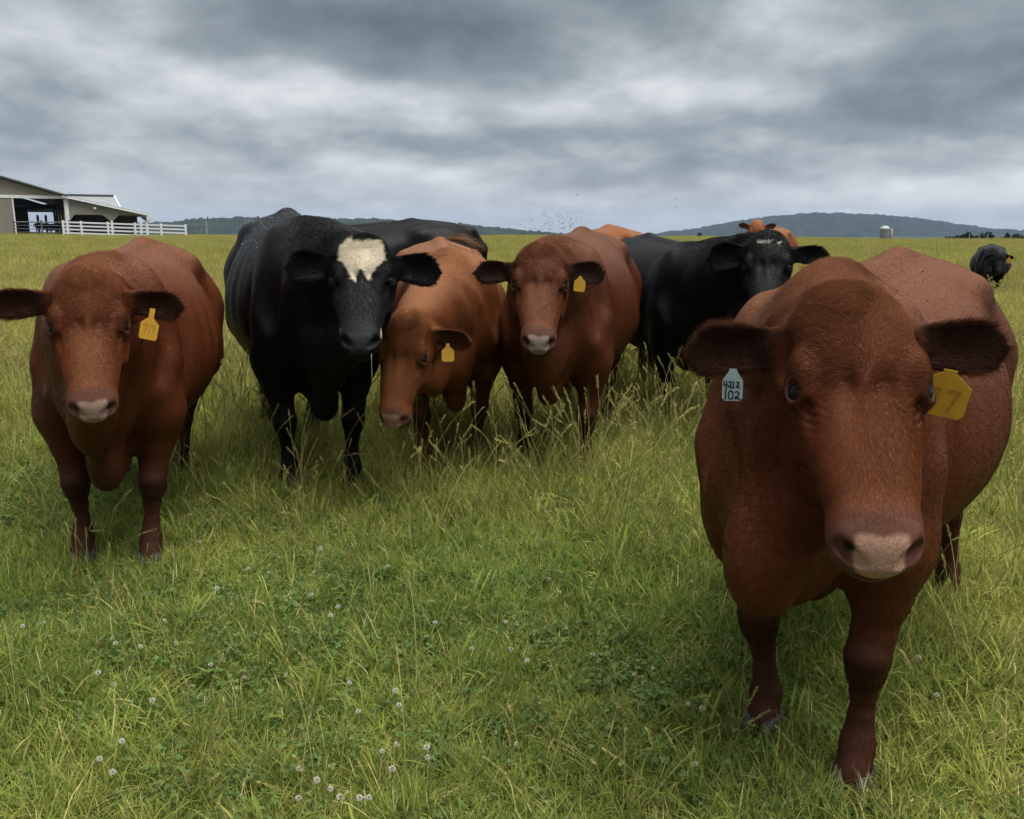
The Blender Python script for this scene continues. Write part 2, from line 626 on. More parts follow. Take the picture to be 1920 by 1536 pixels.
        mid2 = nb * 0.28 + ne * 0.72 + np.array([0, 0, 0.02 - neck_sag])
        up = np.array([0, 0, 1.0])
        cz = [(nb, 0.265), (mid1, 0.225), (mid2, 0.175), (ne, 0.132 * hs)]
        for (a, ra), (b, rb) in zip(cz[:-1], cz[1:]):
            side = unit(np.cross(up, b - a)) if np.linalg.norm(np.cross(up, b - a)) > 1e-3 else np.array([0, 1.0, 0])
            f.cone(a, b, ra, rb, 0.11, flat=(side, 0.70))
        # crest, dewlap and brisket
        f.cone(np.array([0.45, 0, 1.15]), h((0.005, 0, -0.095)), 0.075, 0.075, 0.11)
        thr = h((0.22, 0, -0.22))
        bz = np.array([brisket_x, 0, brisket + 0.075])
        m = (thr * 0.55 + np.array([0.86, 0, 0.70]) * 0.45) + np.array([0, 0, -0.03])
        dl = [(thr, 0.055), (m, 0.085), (np.array([0.86, 0, 0.70]), 0.115), (bz, 0.072), (np.array([0.42, 0, 0.53]), 0.10)]
        for (a, ra), (b, rb) in zip(dl[:-1], dl[1:]):
            f.cone(a, b, ra, rb, 0.09, flat=(np.array([0, 1.0, 0]), 0.55))
        f.ellipsoid((0.74, 0, 0.78), (0.15, 0.145 * girth, 0.165), k=0.09)                        # breast
        # skull
        R, H0 = self.HR, self.H0

        def skull(X, Y, Z):
            X, Y, Z = X - H0[0], Y - H0[1], Z - H0[2]
            T = (R[0, 0] * X + R[0, 1] * Y + R[0, 2] * Z) / hs
            S = (R[1, 0] * X + R[1, 1] * Y + R[1, 2] * Z) / hs / head_wide
            N = (R[2, 0] * X + R[2, 1] * Y + R[2, 2] * Z) / hs
            tc = np.clip(T, HEAD_T[0], HEAD_T[-1])
            top, bot, hw = lerp_tab(tc, HEAD_T, HEAD_TOP), lerp_tab(tc, HEAD_T, HEAD_BOT), lerp_tab(tc, HEAD_T, HEAD_HW)
            mid = top - 0.36 * (top - bot)
            dn = N - mid
            hh = np.where(dn > 0, top - mid, mid - bot)
            nn = np.where(dn > 0, 2.7, 1.9)
            a, b = np.abs(S) / hw, np.abs(dn) / hh
            r = (a**nn + b**nn)**(1 / nn) + 1e-6
            g = np.sqrt((S / hw**2)**2 + (dn / hh**2)**2) / r + 1e-6
            d = np.where(r < 1, (r - 1) * np.minimum(hw, hh), (r - 1) / g)
            ex = np.abs(T - tc)
            return np.where(ex > 0, np.sqrt(np.maximum(d, 0)**2 + ex**2), d) * hs
        f.add(skull, [(h((0.06, 0, -0.1)), 0.19 * hs), (h((0.22, 0, -0.12)), 0.19 * hs), (h((0.40, 0, -0.1)), 0.17 * hs)], 0.085 * hs)
        E = lambda c, r, k, op='+', rot=None: f.ellipsoid(h(c), np.array(r) * hs, (rot @ R) if rot is not None else R, k * hs, op)
        E((-0.006, 0, -0.045), (0.045, 0.056, 0.05), 0.05)                      # poll
        E((0.085, 0, -0.018), (0.085, 0.075, 0.035), 0.05)                     # forehead
        E((0.438, 0, -0.094), (0.068, 0.065, 0.054), 0.03)                     # muzzle
        E((0.452, 0, -0.150), (0.050, 0.050, 0.034), 0.030)                    # lower lip and chin
        for s in (1, -1):
            E((0.146, s * 0.098, -0.028), (0.044, 0.025, 0.030), 0.024)        # brow
            E((0.215, s * 0.062, -0.150), (0.095, 0.042, 0.085), 0.05)         # cheek
            E((0.29, s * 0.060, -0.085), (0.080, 0.018, 0.030), 0.030)         # facial crest
            E((0.452, s * 0.045, -0.104), (0.045, 0.027, 0.047), 0.02)         # nostril wing and upper lip
            E((0.178, s * 0.100, -0.046), (0.043, 0.031, 0.033), 0.012)        # lids
            E((0.240, s * 0.098, -0.036), (0.034, 0.009, 0.012), 0.018, '-')
            E((0.085, s * 0.122, -0.060), (0.045, 0.020, 0.035), 0.030, '-')   # temple
            E((0.345, s * 0.098, -0.150), (0.060, 0.024, 0.040), 0.035, '-')   # hollow before the cheek
            E((0.262, s * 0.030, 0.002), (0.075, 0.012, 0.010), 0.022, '-')    # groove beside the nasal bone
            E((0.187, s * 0.1215, -0.0250), (0.0215, 0.0185, 0.0165), 0.004, '-', np.array([[1, 0, 0], [0, 0.72, s * 0.69], [0, -s * 0.69, 0.72]])) # the opening between the lids
            a = s * 0.75
            rot = np.array([[math.cos(a), -math.sin(a), 0], [math.sin(a), math.cos(a), 0], [0, 0, 1]])
            E((0.492, s * 0.046, -0.074), (0.040, 0.0125, 0.019), 0.005, '-', rot)    # nostril
            E((0.476, s * 0.060, -0.060), (0.024, 0.0085, 0.010), 0.005, '-', rot)     # its comma
        E((0.49, 0, -0.136), (0.050, 0.070, 0.004), 0.010, '-')               # mouth line
        # ears
        self.ears = []
        for s, e in zip((1, -1), ears or [{}, {}]):
            base = h((e.get('t', 0.040), s * 0.096, -0.100))
            L = e.get('len', 0.215) * hs
            W = e.get('wid', 0.052) * hs
            out = unit(R.T @ np.array([e.get('drop', 0.0), s * 1.0, e.get('fwd', -0.10)]))
            op = R.T @ np.array([e.get('tilt', 1.0), 0.0, 1.0])
            op = unit(op - out * (op @ out))          # the way the ear opens
            wd = np.cross(op, out)
            self.ears.append((base, out, wd, op, L, W))

            dn_ = -1.0 if wd[2] > 0 else 1.0

            def ear(X, Y, Z, base=base, out=out, wd=wd, op=op, L=L, W=W, dn_=dn_):
                X, Y, Z = X - base[0], Y - base[1], Z - base[2]
                l = (X * out[0] + Y * out[1] + Z * out[2])
                a = X * wd[0] + Y * wd[1] + Z * wd[2]
                d = X * op[0] + Y * op[1] + Z * op[2]
                q = np.clip(l / L, 0.0, 1.0)
                wl = W * np.clip((0.48 + 1.35 * q - 0.75 * q * q), 0.05, 1.1) * np.sqrt(np.clip(1.0 - np.clip((q - 0.55) / 0.45, 0, 1)**2.2, 0.02, 1))
                cup = 0.75 * (1.05 - 0.65 * q)
                a = a - dn_ * 0.08 * L * q * q
                dd = d - cup * a * a / W - 0.18 * l * q + 0.012 * (1 - q)
                th = 0.0105 * hs + 0.010 * (1 - q)
                r = np.sqrt((a / wl)**2 + (dd / th)**2) + 1e-6
                g = np.sqrt((a / wl**2)**2 + (dd / th**2)**2) / r + 1e-6
                v = np.where(r < 1, (r - 1) * th, (r - 1) / g)
                ex = np.abs(l - np.clip(l, 0.0, L))
                return np.sqrt(np.maximum(v, 0)**2 + ex**2) * (v > 0) + v * (v <= 0) + ex * (v <= 0)
            c = base + out * L * 0.5
            f.add(ear, [(base, 0.07 * hs), (c, 0.085 * hs), (base + out * L, 0.07 * hs)], 0.022 * hs)
            f.cone(h((0.05, s * 0.075, -0.12)), base + out * 0.03 * hs - op * 0.012, 0.05 * hs, 0.034 * hs, 0.035 * hs)

    def h2c(self, p):
        return self.H0 + self.HR.T @ (np.asarray(p, float) * self.hs)

    def c2h(self, P):
        return (P - self.H0) @ self.HR.T / self.hs

    def mesh(self, step_body, step_head):
        lo = np.array([-1.02, -0.55, 0.03])
        pts = np.array([self.h2c(p) for p in ((-.1, .4, .1), (-.1, -.4, .1), (.55, .2, -.3), (.55, -.2, -.3), (0, .4, -.3), (0, -.4, -.3))])
        foot = np.array([hh for hh in self.hoof])
        lo = np.minimum(lo, np.minimum(pts.min(0), foot.min(0) - 0.08))
        hi = np.maximum(np.array([1.0, 0.55, 1.45]), np.maximum(pts.max(0), foot.max(0) + 0.08))
        lo[2] = 0.03
        dims = np.ceil((hi - lo) / step_body).astype(int) + 1
        D = self.f.evaluate(lo, np.eye(3), step_body, dims)
        D[:, :, 0] = np.maximum(D[:, :, 0], 1e-3)
        V, Q = surface_nets(D)
        V = lo + V * step_body
        if step_head:
            lh, hh = np.array([-0.10, -0.46, -0.30]), np.array([0.56, 0.46, 0.10])
            Hh = self.c2h(V)
            ins = np.all((Hh > lh + 0.03) & (Hh < hh - 0.03), 1)
            keep = ~np.all(ins[Q], 1)
            Q = Q[keep]
            o = self.h2c(lh)
            st = step_head
            dm = np.ceil((hh - lh) * self.hs / st).astype(int) + 1
            D2 = self.f.evaluate(o, self.HR, st, dm)
            V2, Q2 = surface_nets(D2)
            V2 = o + (V2 * st) @ self.HR
            used = np.unique(Q)
            mp = np.full(len(V), -1)
            mp[used] = np.arange(len(used))
            V, Q = V[used], mp[Q]
            Q = np.concatenate([Q, Q2 + len(V)])
            V = np.concatenate([V, V2])
        return V, Q

    def ear_coords(self, P):
        """for every point: (along, across, depth) in the nearer ear, and how far it belongs to an ear"""
        best = None
        for base, out, wd, op, L, W in self.ears:
            d = P - base
            l, a, q = d @ out / L, d @ wd / W, d @ op
            a = a - (-1.0 if wd[2] > 0 else 1.0) * 0.08 * L * np.clip(l, 0, 1)**2 / W
            inside = ((l > 0.06) & (l < 1.2) & (np.abs(a) < 1.5) & (np.abs(q) < 0.14)).astype(float) * sstep(0.06, 0.25, l)
            cup = 0.75 * (1.05 - 0.65 * np.clip(l, 0, 1)) * (a * W)**2 / W + 0.18 * l * L * np.clip(l, 0, 1) - 0.012 * (1 - np.clip(l, 0, 1))
            front = q - cup
            cur = np.stack([l, a, front, inside], 1)
            best = cur if best is None else np.where((cur[:, 3] > best[:, 3])[:, None], cur, best)
        return best


def vertex_normals(V, Q):
    n = np.cross(V[Q[:, 2]] - V[Q[:, 0]], V[Q[:, 3]] - V[Q[:, 1]])
    N = np.zeros_like(V)
    for k in range(4):
        np.add.at(N, Q[:, k], n)
    return N / (np.linalg.norm(N, axis=1, keepdims=True) + 1e-12)


def mixc(a, b, f):
    return a * (1 - f)[:, None] + np.asarray(b)[None, :] * f[:, None]


def coat_colours(cow, P, N, spec, seed):
    """the animal's own markings: coat, darker points, pink or black nose leather, blaze, pale rims"""
    H = cow.c2h(P)
    t, s, n = H.T
    base = np.array(spec['coat'])
    c = np.tile(base, (len(P), 1))
    nz = fbm(P, 7.0, seed)
    c *= (1 + spec.get('mottle', 0.16) * nz + 0.12 * fbm(P, 2.6, seed + 9, 2))[:, None]
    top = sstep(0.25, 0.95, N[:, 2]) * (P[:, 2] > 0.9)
    c = mixc(c, np.array(spec['top']), top * 0.75 * (1 + 0.25 * nz))  # upward faces lightened: back highlight painted into the colour, dust on black coats
    on_head = ((t > -0.12) & (t < 0.56) & (np.abs(s) < 0.17) & (n > -0.27) & (n < 0.06)).astype(float)
    legs = (1 - sstep(0.30, 0.62, P[:, 2])) * (1 - on_head)
    c = mixc(c, np.array(spec['points']), legs * 0.75)
    kn = np.exp(-((P[:, 2] - 0.345) / 0.05)**2) * (P[:, 0] > 0.3) * (1 - on_head)
    c = mixc(c, np.array(spec['points']) * 0.55, kn * 0.7)
    # face
    br = np.exp(-((s / 0.05)**2 + ((t - 0.30) / 0.12)**2)) * on_head
    c = mixc(c, np.array(spec.get('bridge', spec['top'])), br * 0.55)
    pl = np.exp(-(((t - 0.06) / 0.07)**2 + (s / 0.07)**2)) * on_head
    c = mixc(c, np.array(spec['poll']), pl * 0.3)
    muz = sstep(0.405, 0.455, t + 0.015 * nz) * on_head
    c = mixc(c, np.array(spec['muzzle']), muz * 0.8)
    nz2 = fbm(P, 60.0, seed + 4, 2)
    wpad = 0.043 - 0.9 * np.maximum(-0.085 - n, 0)**1.2 * 4.0 * 0.25 + 0.003 * nz2
    tt = t + 0.10 * np.minimum(np.abs(s), 0.035) - 0.004 * np.exp(-(s / 0.014)**2) + 0.0025 * nz2
    pad = sstep(0.462, 0.474, tt) * sstep(0.006, -0.005, np.abs(s) - wpad) * sstep(-0.128, -0.108, n) * on_head
    fr = np.clip(pad, 0, 1)
    c = mixc(c, np.array(spec['nose']), fr * (1 - 0.15 * np.abs(nz)))
    spk = (fbm(P, 260.0, seed + 3, 2) > 0.95) * fr
    c = mixc(c, np.array(spec['muzzle']) * 0.5, spk * 0.6)
    a = np.abs(s)
    nos = np.exp(-(((t - 0.484) / 0.026)**2 + ((a - 0.050) / 0.010)**2 + ((n + 0.070) / 0.016)**2)) * on_head
    nos = sstep(0.25, 0.6, nos)
    c = mixc(c, (0.010, 0.007, 0.006), np.clip(nos, 0, 1))
    mth = np.exp(-((n + 0.137) / 0.006)**2) * sstep(0.42, 0.46, t) * on_head
    c = mixc(c, (0.015, 0.010, 0.008), np.clip(mth, 0, 1) * 0.8)
    eye = np.exp(-(((t - 0.180) / 0.036)**2 + ((a - 0.116) / 0.024)**2 + ((n + 0.036) / 0.022)**2)) * on_head
    c = mixc(c, np.array(spec['rim']), np.clip(eye * 1.3, 0, 1) * 0.8)
    lid = np.exp(-(((t - 0.155) / 0.03)**2 + ((a - 0.104) / 0.02)**2 + ((n + 0.030) / 0.012)**2)) * on_head
    c = mixc(c, np.array(spec.get('lid', spec['top'])), lid * 0.5)
    if spec.get('blaze'):
        e = fbm(P, 45.0, seed + 5, 3)
        e = e + 0.8 * fbm(P, 170.0, seed + 6, 2)
        edge = 0.085 - 0.62 * np.maximum(t - 0.115, 0) - 0.9 * np.maximum(0.045 - t, 0) + 0.0055 * e
        low = 0.228 - 0.055 * np.exp(-((s + 0.005) / 0.024)**2) + 0.012 * e + 0.02 * (s < -0.02)
        bl = sstep(-0.004, 0.004, edge - np.abs(s + 0.004)) * sstep(0.006, -0.006, t - low) * sstep(-0.006, 0.012, t - 0.010 - 0.006 * e) * (n > -0.05) * on_head
        c = mixc(c, np.array(spec['blaze']), bl)
        for ss, tt, nn_, r in ((0.080, 0.430, -0.080, 0.013), (-0.083, 0.425, -0.075, 0.009)):
            p = sstep(r * 1.25, r * 0.85, np.sqrt(((t - tt) * 0.55)**2 + (s - ss)**2 + (n - nn_)**2))
            c = mixc(c, np.array(spec['blaze']), p * 0.65)
    if spec.get('star'):
        p = np.exp(-(((t - 0.065) / 0.009)**2)) * (np.abs(s) < 0.055) * (fbm(P, 120.0, seed + 8, 2) > -0.35) * on_head * (n > -0.04)
        c = mixc(c, (0.55, 0.52, 0.47), p * 0.9)
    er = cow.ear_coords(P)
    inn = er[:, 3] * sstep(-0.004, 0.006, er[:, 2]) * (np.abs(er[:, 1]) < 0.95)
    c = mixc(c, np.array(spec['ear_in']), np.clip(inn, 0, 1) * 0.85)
    rimw = er[:, 3] * sstep(0.75, 1.0, np.abs(er[:, 1])) * 0.7
    c = mixc(c, np.array(spec.get('ear_rim', spec['coat'])), rimw)
    sole = np.clip(pad + eye + nos, 0, 1)
    return np.clip(c, 0.002, 0.9), np.clip(np.maximum(fr, eye * 1.2), 0, 1)


def coat_material(name, rough=0.55, sheen=0.0, spec=0.25, bumpy=0.55):
    m, nt, b = material(name)
    at = nt.node('ShaderNodeAttribute', attribute_name='col')
    wet = nt.node('ShaderNodeAttribute', attribute_name='wet').outputs['Fac']
    tc = nt.node('ShaderNodeTexCoord').outputs['Object']
    mp = nt.node('ShaderNodeMapping')
    mp.inputs['Scale'].default_value = (28, 90, 42)
    nt.put(mp.inputs[0], tc)
    n = nt.noise(mp.outputs[0], 3.0, 5.0, 0.65)
    f = nt.range(n, 0.28, 0.72, 0.66, 1.34)
    sc = nt.node('ShaderNodeVectorMath', operation='SCALE')
    nt.put(sc.inputs[0], at.outputs['Color'])
    nt.put(sc.inputs['Scale'], f)
    nt.put(b.inputs['Base Color'], sc.outputs[0])
    nt.put(b.inputs['Roughness'], nt.range(wet, 0.0, 1.0, rough, 0.38))
    b.inputs['Specular IOR Level'].default_value = spec
    b.inputs['Sheen Weight'].default_value = sheen
    b.inputs['Sheen Roughness'].default_value = 0.45
    nt.put(b.inputs['Sheen Tint'], nt.mix(0.5, (1.0, 0.95, 0.9), at.outputs['Color']))
    bp = nt.node('ShaderNodeBump')
    bp.inputs['Strength'].default_value = bumpy
    bp.inputs['Distance'].default_value = 0.004
    pores = nt.node('ShaderNodeTexVoronoi')
    nt.put(pores.inputs['Vector'], tc)
    pores.inputs['Scale'].default_value = 190.0
    hgt = nt.math('ADD', nt.math('MULTIPLY', nt.noise(mp.outputs[0], 9.0, 4.0, 0.7), nt.math('SUBTRACT', 1.0, wet)), nt.math('MULTIPLY', pores.outputs['Distance'], nt.math('MULTIPLY', wet, 0.25)))
    nt.put(bp.inputs['Height'], hgt)
    nt.put(b.inputs['Normal'], bp.outputs[0])
    return m


def hair_material(name, rough=0.5, spec=0.3):
    m, nt, b = material(name)
    at = nt.node('ShaderNodeAttribute', attribute_name='col')
    nt.put(b.inputs['Base Color'], at.outputs['Color'])
    b.inputs['Roughness'].default_value = rough
    b.inputs['Specular IOR Level'].default_value = spec
    return m


M_COAT_RED = coat_material('red coat', 0.46, 0.0, spec=0.13)
M_COAT_BLACK = coat_material('black coat', 0.42, 0.0, spec=0.09, bumpy=0.3)
M_HAIR_RED = hair_material('red hair', 0.5, 0.05)
M_HAIR_BLACK = hair_material('black hair', 0.5, 0.04)
M_EYE, _nt, _b = material('eye')
_b.inputs['Base Color'].default_value = (0.006, 0.005, 0.006, 1)
_b.inputs['Roughness'].default_value = 0.06
_b.inputs['Specular IOR Level'].default_value = 0.10
M_HOOF = plain('hoof horn', (0.030, 0.027, 0.025), 0.5, 0.35, bump=0.4, bscale=60, var=0.35, vscale=30)
M_TAG_Y = plain('yellow tag plastic', (0.46, 0.25, 0.022), 0.42, 0.4, var=0.10, vscale=50)
M_TAG_B = plain('pale blue tag plastic', (0.24, 0.30, 0.33), 0.42, 0.4, var=0.10, vscale=50)
M_INK = plain('marker ink', (0.02, 0.018, 0.014), 0.6, 0.2)
M_INK_FAINT = plain('worn marker ink', (0.32, 0.165, 0.016), 0.6, 0.2)


def hair_object(name, parent, P, Nn, D, L, Rr, C, mat, lift=0.28, seed=0, wave=0.0):
    """short hair as curves: root P, normal Nn, comb direction D, length L, radius Rr, colour C"""
    rng = np.random.default_rng(seed)
    n = len(P)
    D = D - Nn * np.sum(D * Nn, 1, keepdims=True)
    D /= np.linalg.norm(D, axis=1, keepdims=True) + 1e-9
    D = D + rng.normal(0, 0.07, (n, 3))
    lf = (lift * rng.uniform(0.5, 1.5, n))[:, None] if np.isscalar(lift) else (lift * rng.uniform(0.5, 1.5, n))[:, None]
    L = (L * rng.uniform(0.6, 1.2, n))[:, None]
    p0 = P
    d1 = D + Nn * lf * 1.6
    d1 /= np.linalg.norm(d1, axis=1, keepdims=True)
    d2 = D + Nn * lf * 0.5 + rng.normal(0, 0.02, (n, 3)) + rng.normal(0, 1, (n, 3)) * (wave * np.clip(L / 0.03, 0.1, 1))
    d2 /= np.linalg.norm(d2, axis=1, keepdims=True)
    d3 = D + Nn * lf * 0.1 + rng.normal(0, 0.03, (n, 3)) + rng.normal(0, 1, (n, 3)) * (wave * np.clip(L / 0.03, 0.1, 1))
    d3 /= np.linalg.norm(d3, axis=1, keepdims=True)
    p1 = p0 + d1 * L * 0.33
    p2 = p1 + d2 * L * 0.34
    p3 = p2 + d3 * L * 0.33
    pts = np.stack([p0, p1, p2, p3], 1).reshape(-1, 3).astype(np.float32)
    rad = (np.asarray(Rr)[:, None] * np.array([1.0, 0.9, 0.6, 0.12])).reshape(-1).astype(np.float32)
    cv = bpy.data.hair_curves.new(name)
    cv.add_curves([4] * n)
    cv.attributes['position'].data.foreach_set('vector', pts.ravel())
    ra = cv.attributes.get('radius') or cv.attributes.new('radius', 'FLOAT', 'POINT')
    ra.data.foreach_set('value', rad)
    ca = cv.attributes.new('col', 'FLOAT_COLOR', 'CURVE')
    k = rng.normal(1.0, 0.09, n)[:, None]
    ca.data.foreach_set('color', np.concatenate([np.clip(C * k, 0.001, 1), np.ones((n, 1))], 1).astype(np.float32).ravel())
    cv.materials.append(mat)
    return new_obj(name, cv, parent)


def comb_field(cow, P, N, seed):
    H = cow.c2h(P)
    t, s, n = H.T
    R = cow.HR
    body = np.tile(np.array([-1.0, 0, -0.35]), (len(P), 1))
    body[:, 2] -= 0.5 * sstep(1.1, 0.7, P[:, 2])
    nz = fbm(P, 9.0, seed + 1)
    body[:, 1] += 0.25 * nz
    leg = np.tile(np.array([0.0, 0, -1.0]), (len(P), 1))
    wl = sstep(0.62, 0.45, P[:, 2])[:, None]
    d = body * (1 - wl) + leg * wl
    # face: hair parts at a whorl between the eyes
    du, dv = t - 0.185, s
    rr = np.sqrt(du**2 + dv**2) + 0.012
    ht = du / rr + 0.25
    hsid = 1.2 * dv / rr
    sw = 0.5 * np.exp(-rr / 0.06)
    ht, hsid = ht - sw * dv / rr, hsid + sw * du / rr
    up_ = sstep(0.10, 0.0, t)
    hsid = hsid * (1 - 0.4 * up_) + 0.5 * nz * up_
    # forelock falls forward from the poll
    fl = np.exp(-((t - 0.01) / 0.06)**2) * np.exp(-(s / 0.045)**2) * (n > -0.1)
    ht = ht * (1 - fl) + fl * (0.8 + 0.5 * nz)
    hd = (ht[:, None] * R[0] + hsid[:, None] * R[1])
    on = (sstep(-0.09, -0.02, t) * (np.abs(s) < 0.16) * (n > -0.26) * (n < 0.08) * (t < 0.56))
    d = d * (1 - on[:, None]) + hd * on[:, None]
    er = cow.ear_coords(P)
    ed = np.zeros_like(P)
    for base, out, wd, op, L, W in cow.ears:
        q = P - base
        ins = (q @ out > 0.02) & (np.linalg.norm(q, axis=1) < L * 1.3)
        ed[ins] = out + 0.6 * wd * np.clip((q[ins] @ wd) / W, -1, 1)[:, None]
    we = er[:, 3][:, None] * (np.linalg.norm(ed, axis=1, keepdims=True) > 0.1)
    return d * (1 - we) + ed * we, on, er


def grow_coat(cow, root, V, Q, C, mat, count, dist, M_world, cam_local, seed, head_boost=3.0, long_=1.0, wave=0.0, body_hair=0.30):
    tri = np.concatenate([Q[:, [0, 1, 2]], Q[:, [0, 2, 3]]])
    a, b, c = V[tri[:, 0]], V[tri[:, 1]], V[tri[:, 2]]
    nn = np.cross(b - a, c - a)
    ar = np.linalg.norm(nn, axis=1) * 0.5
    cen = (a + b + c) / 3
    nn /= (2 * ar[:, None] + 1e-12)
    vd = cam_local - cen
    vd /= np.linalg.norm(vd, axis=1, keepdims=True)
    seen = sstep(-0.65, -0.35, np.sum(vd * nn, 1))
    H = cow.c2h(cen)
    onh = (H[:, 0] > -0.12) & (H[:, 0] < 0.56) & (np.abs(H[:, 1]) < 0.45) & (H[:, 2] > -0.30) & (H[:, 2] < 0.1)
    t, s, n = H.T
    bare = np.maximum(np.exp(-(((t - 0.178) / 0.022)**2 + ((np.abs(s) - 0.116) / 0.022)**2 + ((n + 0.034) / 0.022)**2)) > 0.30,
                      (t > 0.462) & (np.abs(s) < 0.09)).astype(float)
    pad = (t > 0.435) & (np.abs(s) < 0.068) & (n < -0.035) & (n > -0.13)
    wgt = ar * seen * (1 + (head_boost - 1) * onh) * (1 - np.maximum(bare, pad))
    wgt *= (cen[:, 2] > 0.07)
    ec = cow.ear_coords(cen)
    wgt *= 1 - 0.70 * ec[:, 3] * (np.abs(ec[:, 1]) < 0.7)
    hd = (H[:, 0] > -0.06) & (H[:, 0] < 0.56) & (np.abs(H[:, 1]) < 0.17) & (H[:, 2] > -0.28) & (H[:, 2] < 0.08)
    crest0 = np.exp(-((cen[:, 1]) / 0.10)**2) * (cen[:, 2] > 1.1) * (cen[:, 0] > 0.3)
    wgt *= np.clip(body_hair + hd + (ec[:, 3] > 0.1) + crest0, 0, 1)
    rng = np.random.default_rng(seed)
    pick = rng.choice(len(tri), count, p=wgt / wgt.sum())
    u, v = rng.random(count), rng.random(count)
    sw = u + v > 1
    u[sw], v[sw] = 1 - u[sw], 1 - v[sw]
    w0 = (1 - u - v)[:, None]
    tr = tri[pick]
    VN = vertex_normals(V, Q)
    P = V[tr[:, 0]] * w0 + V[tr[:, 1]] * u[:, None] + V[tr[:, 2]] * v[:, None]
    Nn = VN[tr[:, 0]] * w0 + VN[tr[:, 1]] * u[:, None] + VN[tr[:, 2]] * v[:, None]
    Nn /= np.linalg.norm(Nn, axis=1, keepdims=True) + 1e-9
    Cc = C[tr[:, 0]]
    D, on, er = comb_field(cow, P, Nn, seed)
    H = cow.c2h(P)
    t, s, n = H.T
    L = np.full(count, 0.0115)
    L = L * (1 - on) + 0.0105 * on
    pollw = np.exp(-((t - 0.02) / 0.07)**2 - (s / 0.11)**2) * (n > -0.12)
    L += 0.017 * pollw * (0.2 + 1.5 * rng.random(count))
    crest = np.exp(-((P[:, 1]) / 0.09)**2) * sstep(1.12, 1.25, P[:, 2]) * (P[:, 0] > 0.35) * (1 - on)
    L += 0.012 * crest
    L *= 1 - 0.55 * sstep(0.36, 0.44, t) * on
    L += er[:, 3] * (0.001 + 0.008 * sstep(0.6, 1.0, np.abs(er[:, 1])) + 0.006 * (er[:, 2] > 0))
    lift = 0.055 + 0.045 * on + 0.13 * pollw + 0.04 * er[:, 3] + 0.16 * crest
    rad = np.full(count, max(0.00028, dist * 0.00017))
    rad *= 1 + 0.3 * er[:, 3]
    return hair_object('coat_hair', root, P, Nn, D, L * long_, rad, Cc, mat, lift, seed, wave)


HOOF_MESH = {}


def hoof_mesh(size=1.0):
    """two claws with a cleft, wider and further forward at the sole"""
    if 'm' in HOOF_MESH:
        return HOOF_MESH['m']
    v, f = [], []
    for s in (1, -1):
        rings = []
        for z, grow, fwd in ((0.0, 1.0, 0.028), (0.018, 1.02, 0.022), (0.040, 0.96, 0.010), (0.062, 0.88, -0.004), (0.078, 0.72, -0.012)):
            ring = []
            for k in range(14):
                a = 2 * math.pi * k / 14
                cx, cy = math.cos(a), math.sin(a)
                x = (0.062 if cx > 0 else 0.045) * cx * grow + fwd + (0.012 * cx if cx > 0 else 0)
                y = 0.0270 * np.sign(cy) * abs(cy)**0.75 * grow
                if s * y < 0:
                    y *= 0.86
                ring.append((x, s * 0.0285 + y - s * 0.004 * max(cx, 0), z))
            rings.append(ring)
        o = len(v)
        for r in rings:
            v += r
        for i in range(len(rings) - 1):
            for k in range(14):
                f.append((o + i * 14 + k, o + i * 14 + (k + 1) % 14, o + (i + 1) * 14 + (k + 1) % 14, o + (i + 1) * 14 + k))
        f.append(tuple(o + k for k in range(13, -1, -1)))
        f.append(tuple(o + (len(rings) - 1) * 14 + k for k in range(14)))
    me = bpy.data.meshes.new('hoof')
    me.from_pydata(v, [], f)
    me.polygons.foreach_set('use_smooth', np.ones(len(me.polygons), bool))
    me.materials.append(M_HOOF)
    HOOF_MESH['m'] = me
    return me


def eye_mesh():
    if 'e' in HOOF_MESH:
        return HOOF_MESH['e']
    bm = bmesh.new()
    bmesh.ops.create_uvsphere(bm, u_segments=20, v_segments=14, radius=1.0)
    me = bpy.data.meshes.new('eye')
    bm.to_mesh(me)
    bm.free()
    me.polygons.foreach_set('use_smooth', np.ones(len(me.polygons), bool))
    me.materials.append(M_EYE)
    HOOF_MESH['e'] = me
    return me


def stroke_mesh(name, strokes, mat, width, depth=0.0006):
    """handwritten marks: flat ribbons following polylines in the tag's plane"""
    v, f = [], []
    for st in strokes:
        st = [np.array(p, float) for p in st]
        for a, b in zip(st[:-1], st[1:]):
            d = unit(b - a)
            nrm = np.array([-d[1], d[0]]) * width / 2
            a2, b2 = a - d * width * 0.35, b + d * width * 0.35
            o = len(v)
            for q in (a2 + nrm, a2 - nrm, b2 - nrm, b2 + nrm):
                v.append((q[0], q[1], depth))
            f.append((o, o + 1, o + 2, o + 3))
    me = bpy.data.meshes.new(name)
    me.from_pydata(v, [], f)
    me.materials.append(mat)
    return me


def arc(cx, cy, rx, ry, a0, a1, n=12):
    return [(cx + rx * math.cos(math.radians(a0 + (a1 - a0) * i / n)), cy + ry * math.sin(math.radians(a0 + (a1 - a0) * i / n))) for i in range(n + 1)]


def glyph(ch, x, y, w, h):
    q = lambda u, v: (x + u * w, y + v * h)
    if ch == '4':
        return [[q(.15, 1), q(.05, .45), q(.95, .5)], [q(.7, .95), q(.55, -.1)]]
    if ch == '1':
        return [[q(.5, 1), q(.45, 0)]]
    if ch == '0':
        return [arc(x + .5 * w, y + .5 * h, .45 * w, .5 * h, 0, 360, 18)]
    if ch == '2':
        return [[q(.15, .85), q(.45, 1.0), q(.75, .85), q(.7, .55), q(.35, .1), q(.1, .12), q(.25, .32), q(.6, .15), q(1, -.05)]]
    if ch == '7':
        return [[q(0, .92), q(.3, 1), q(.9, .95), q(.55, .45), q(.35, 0)]]
    return []


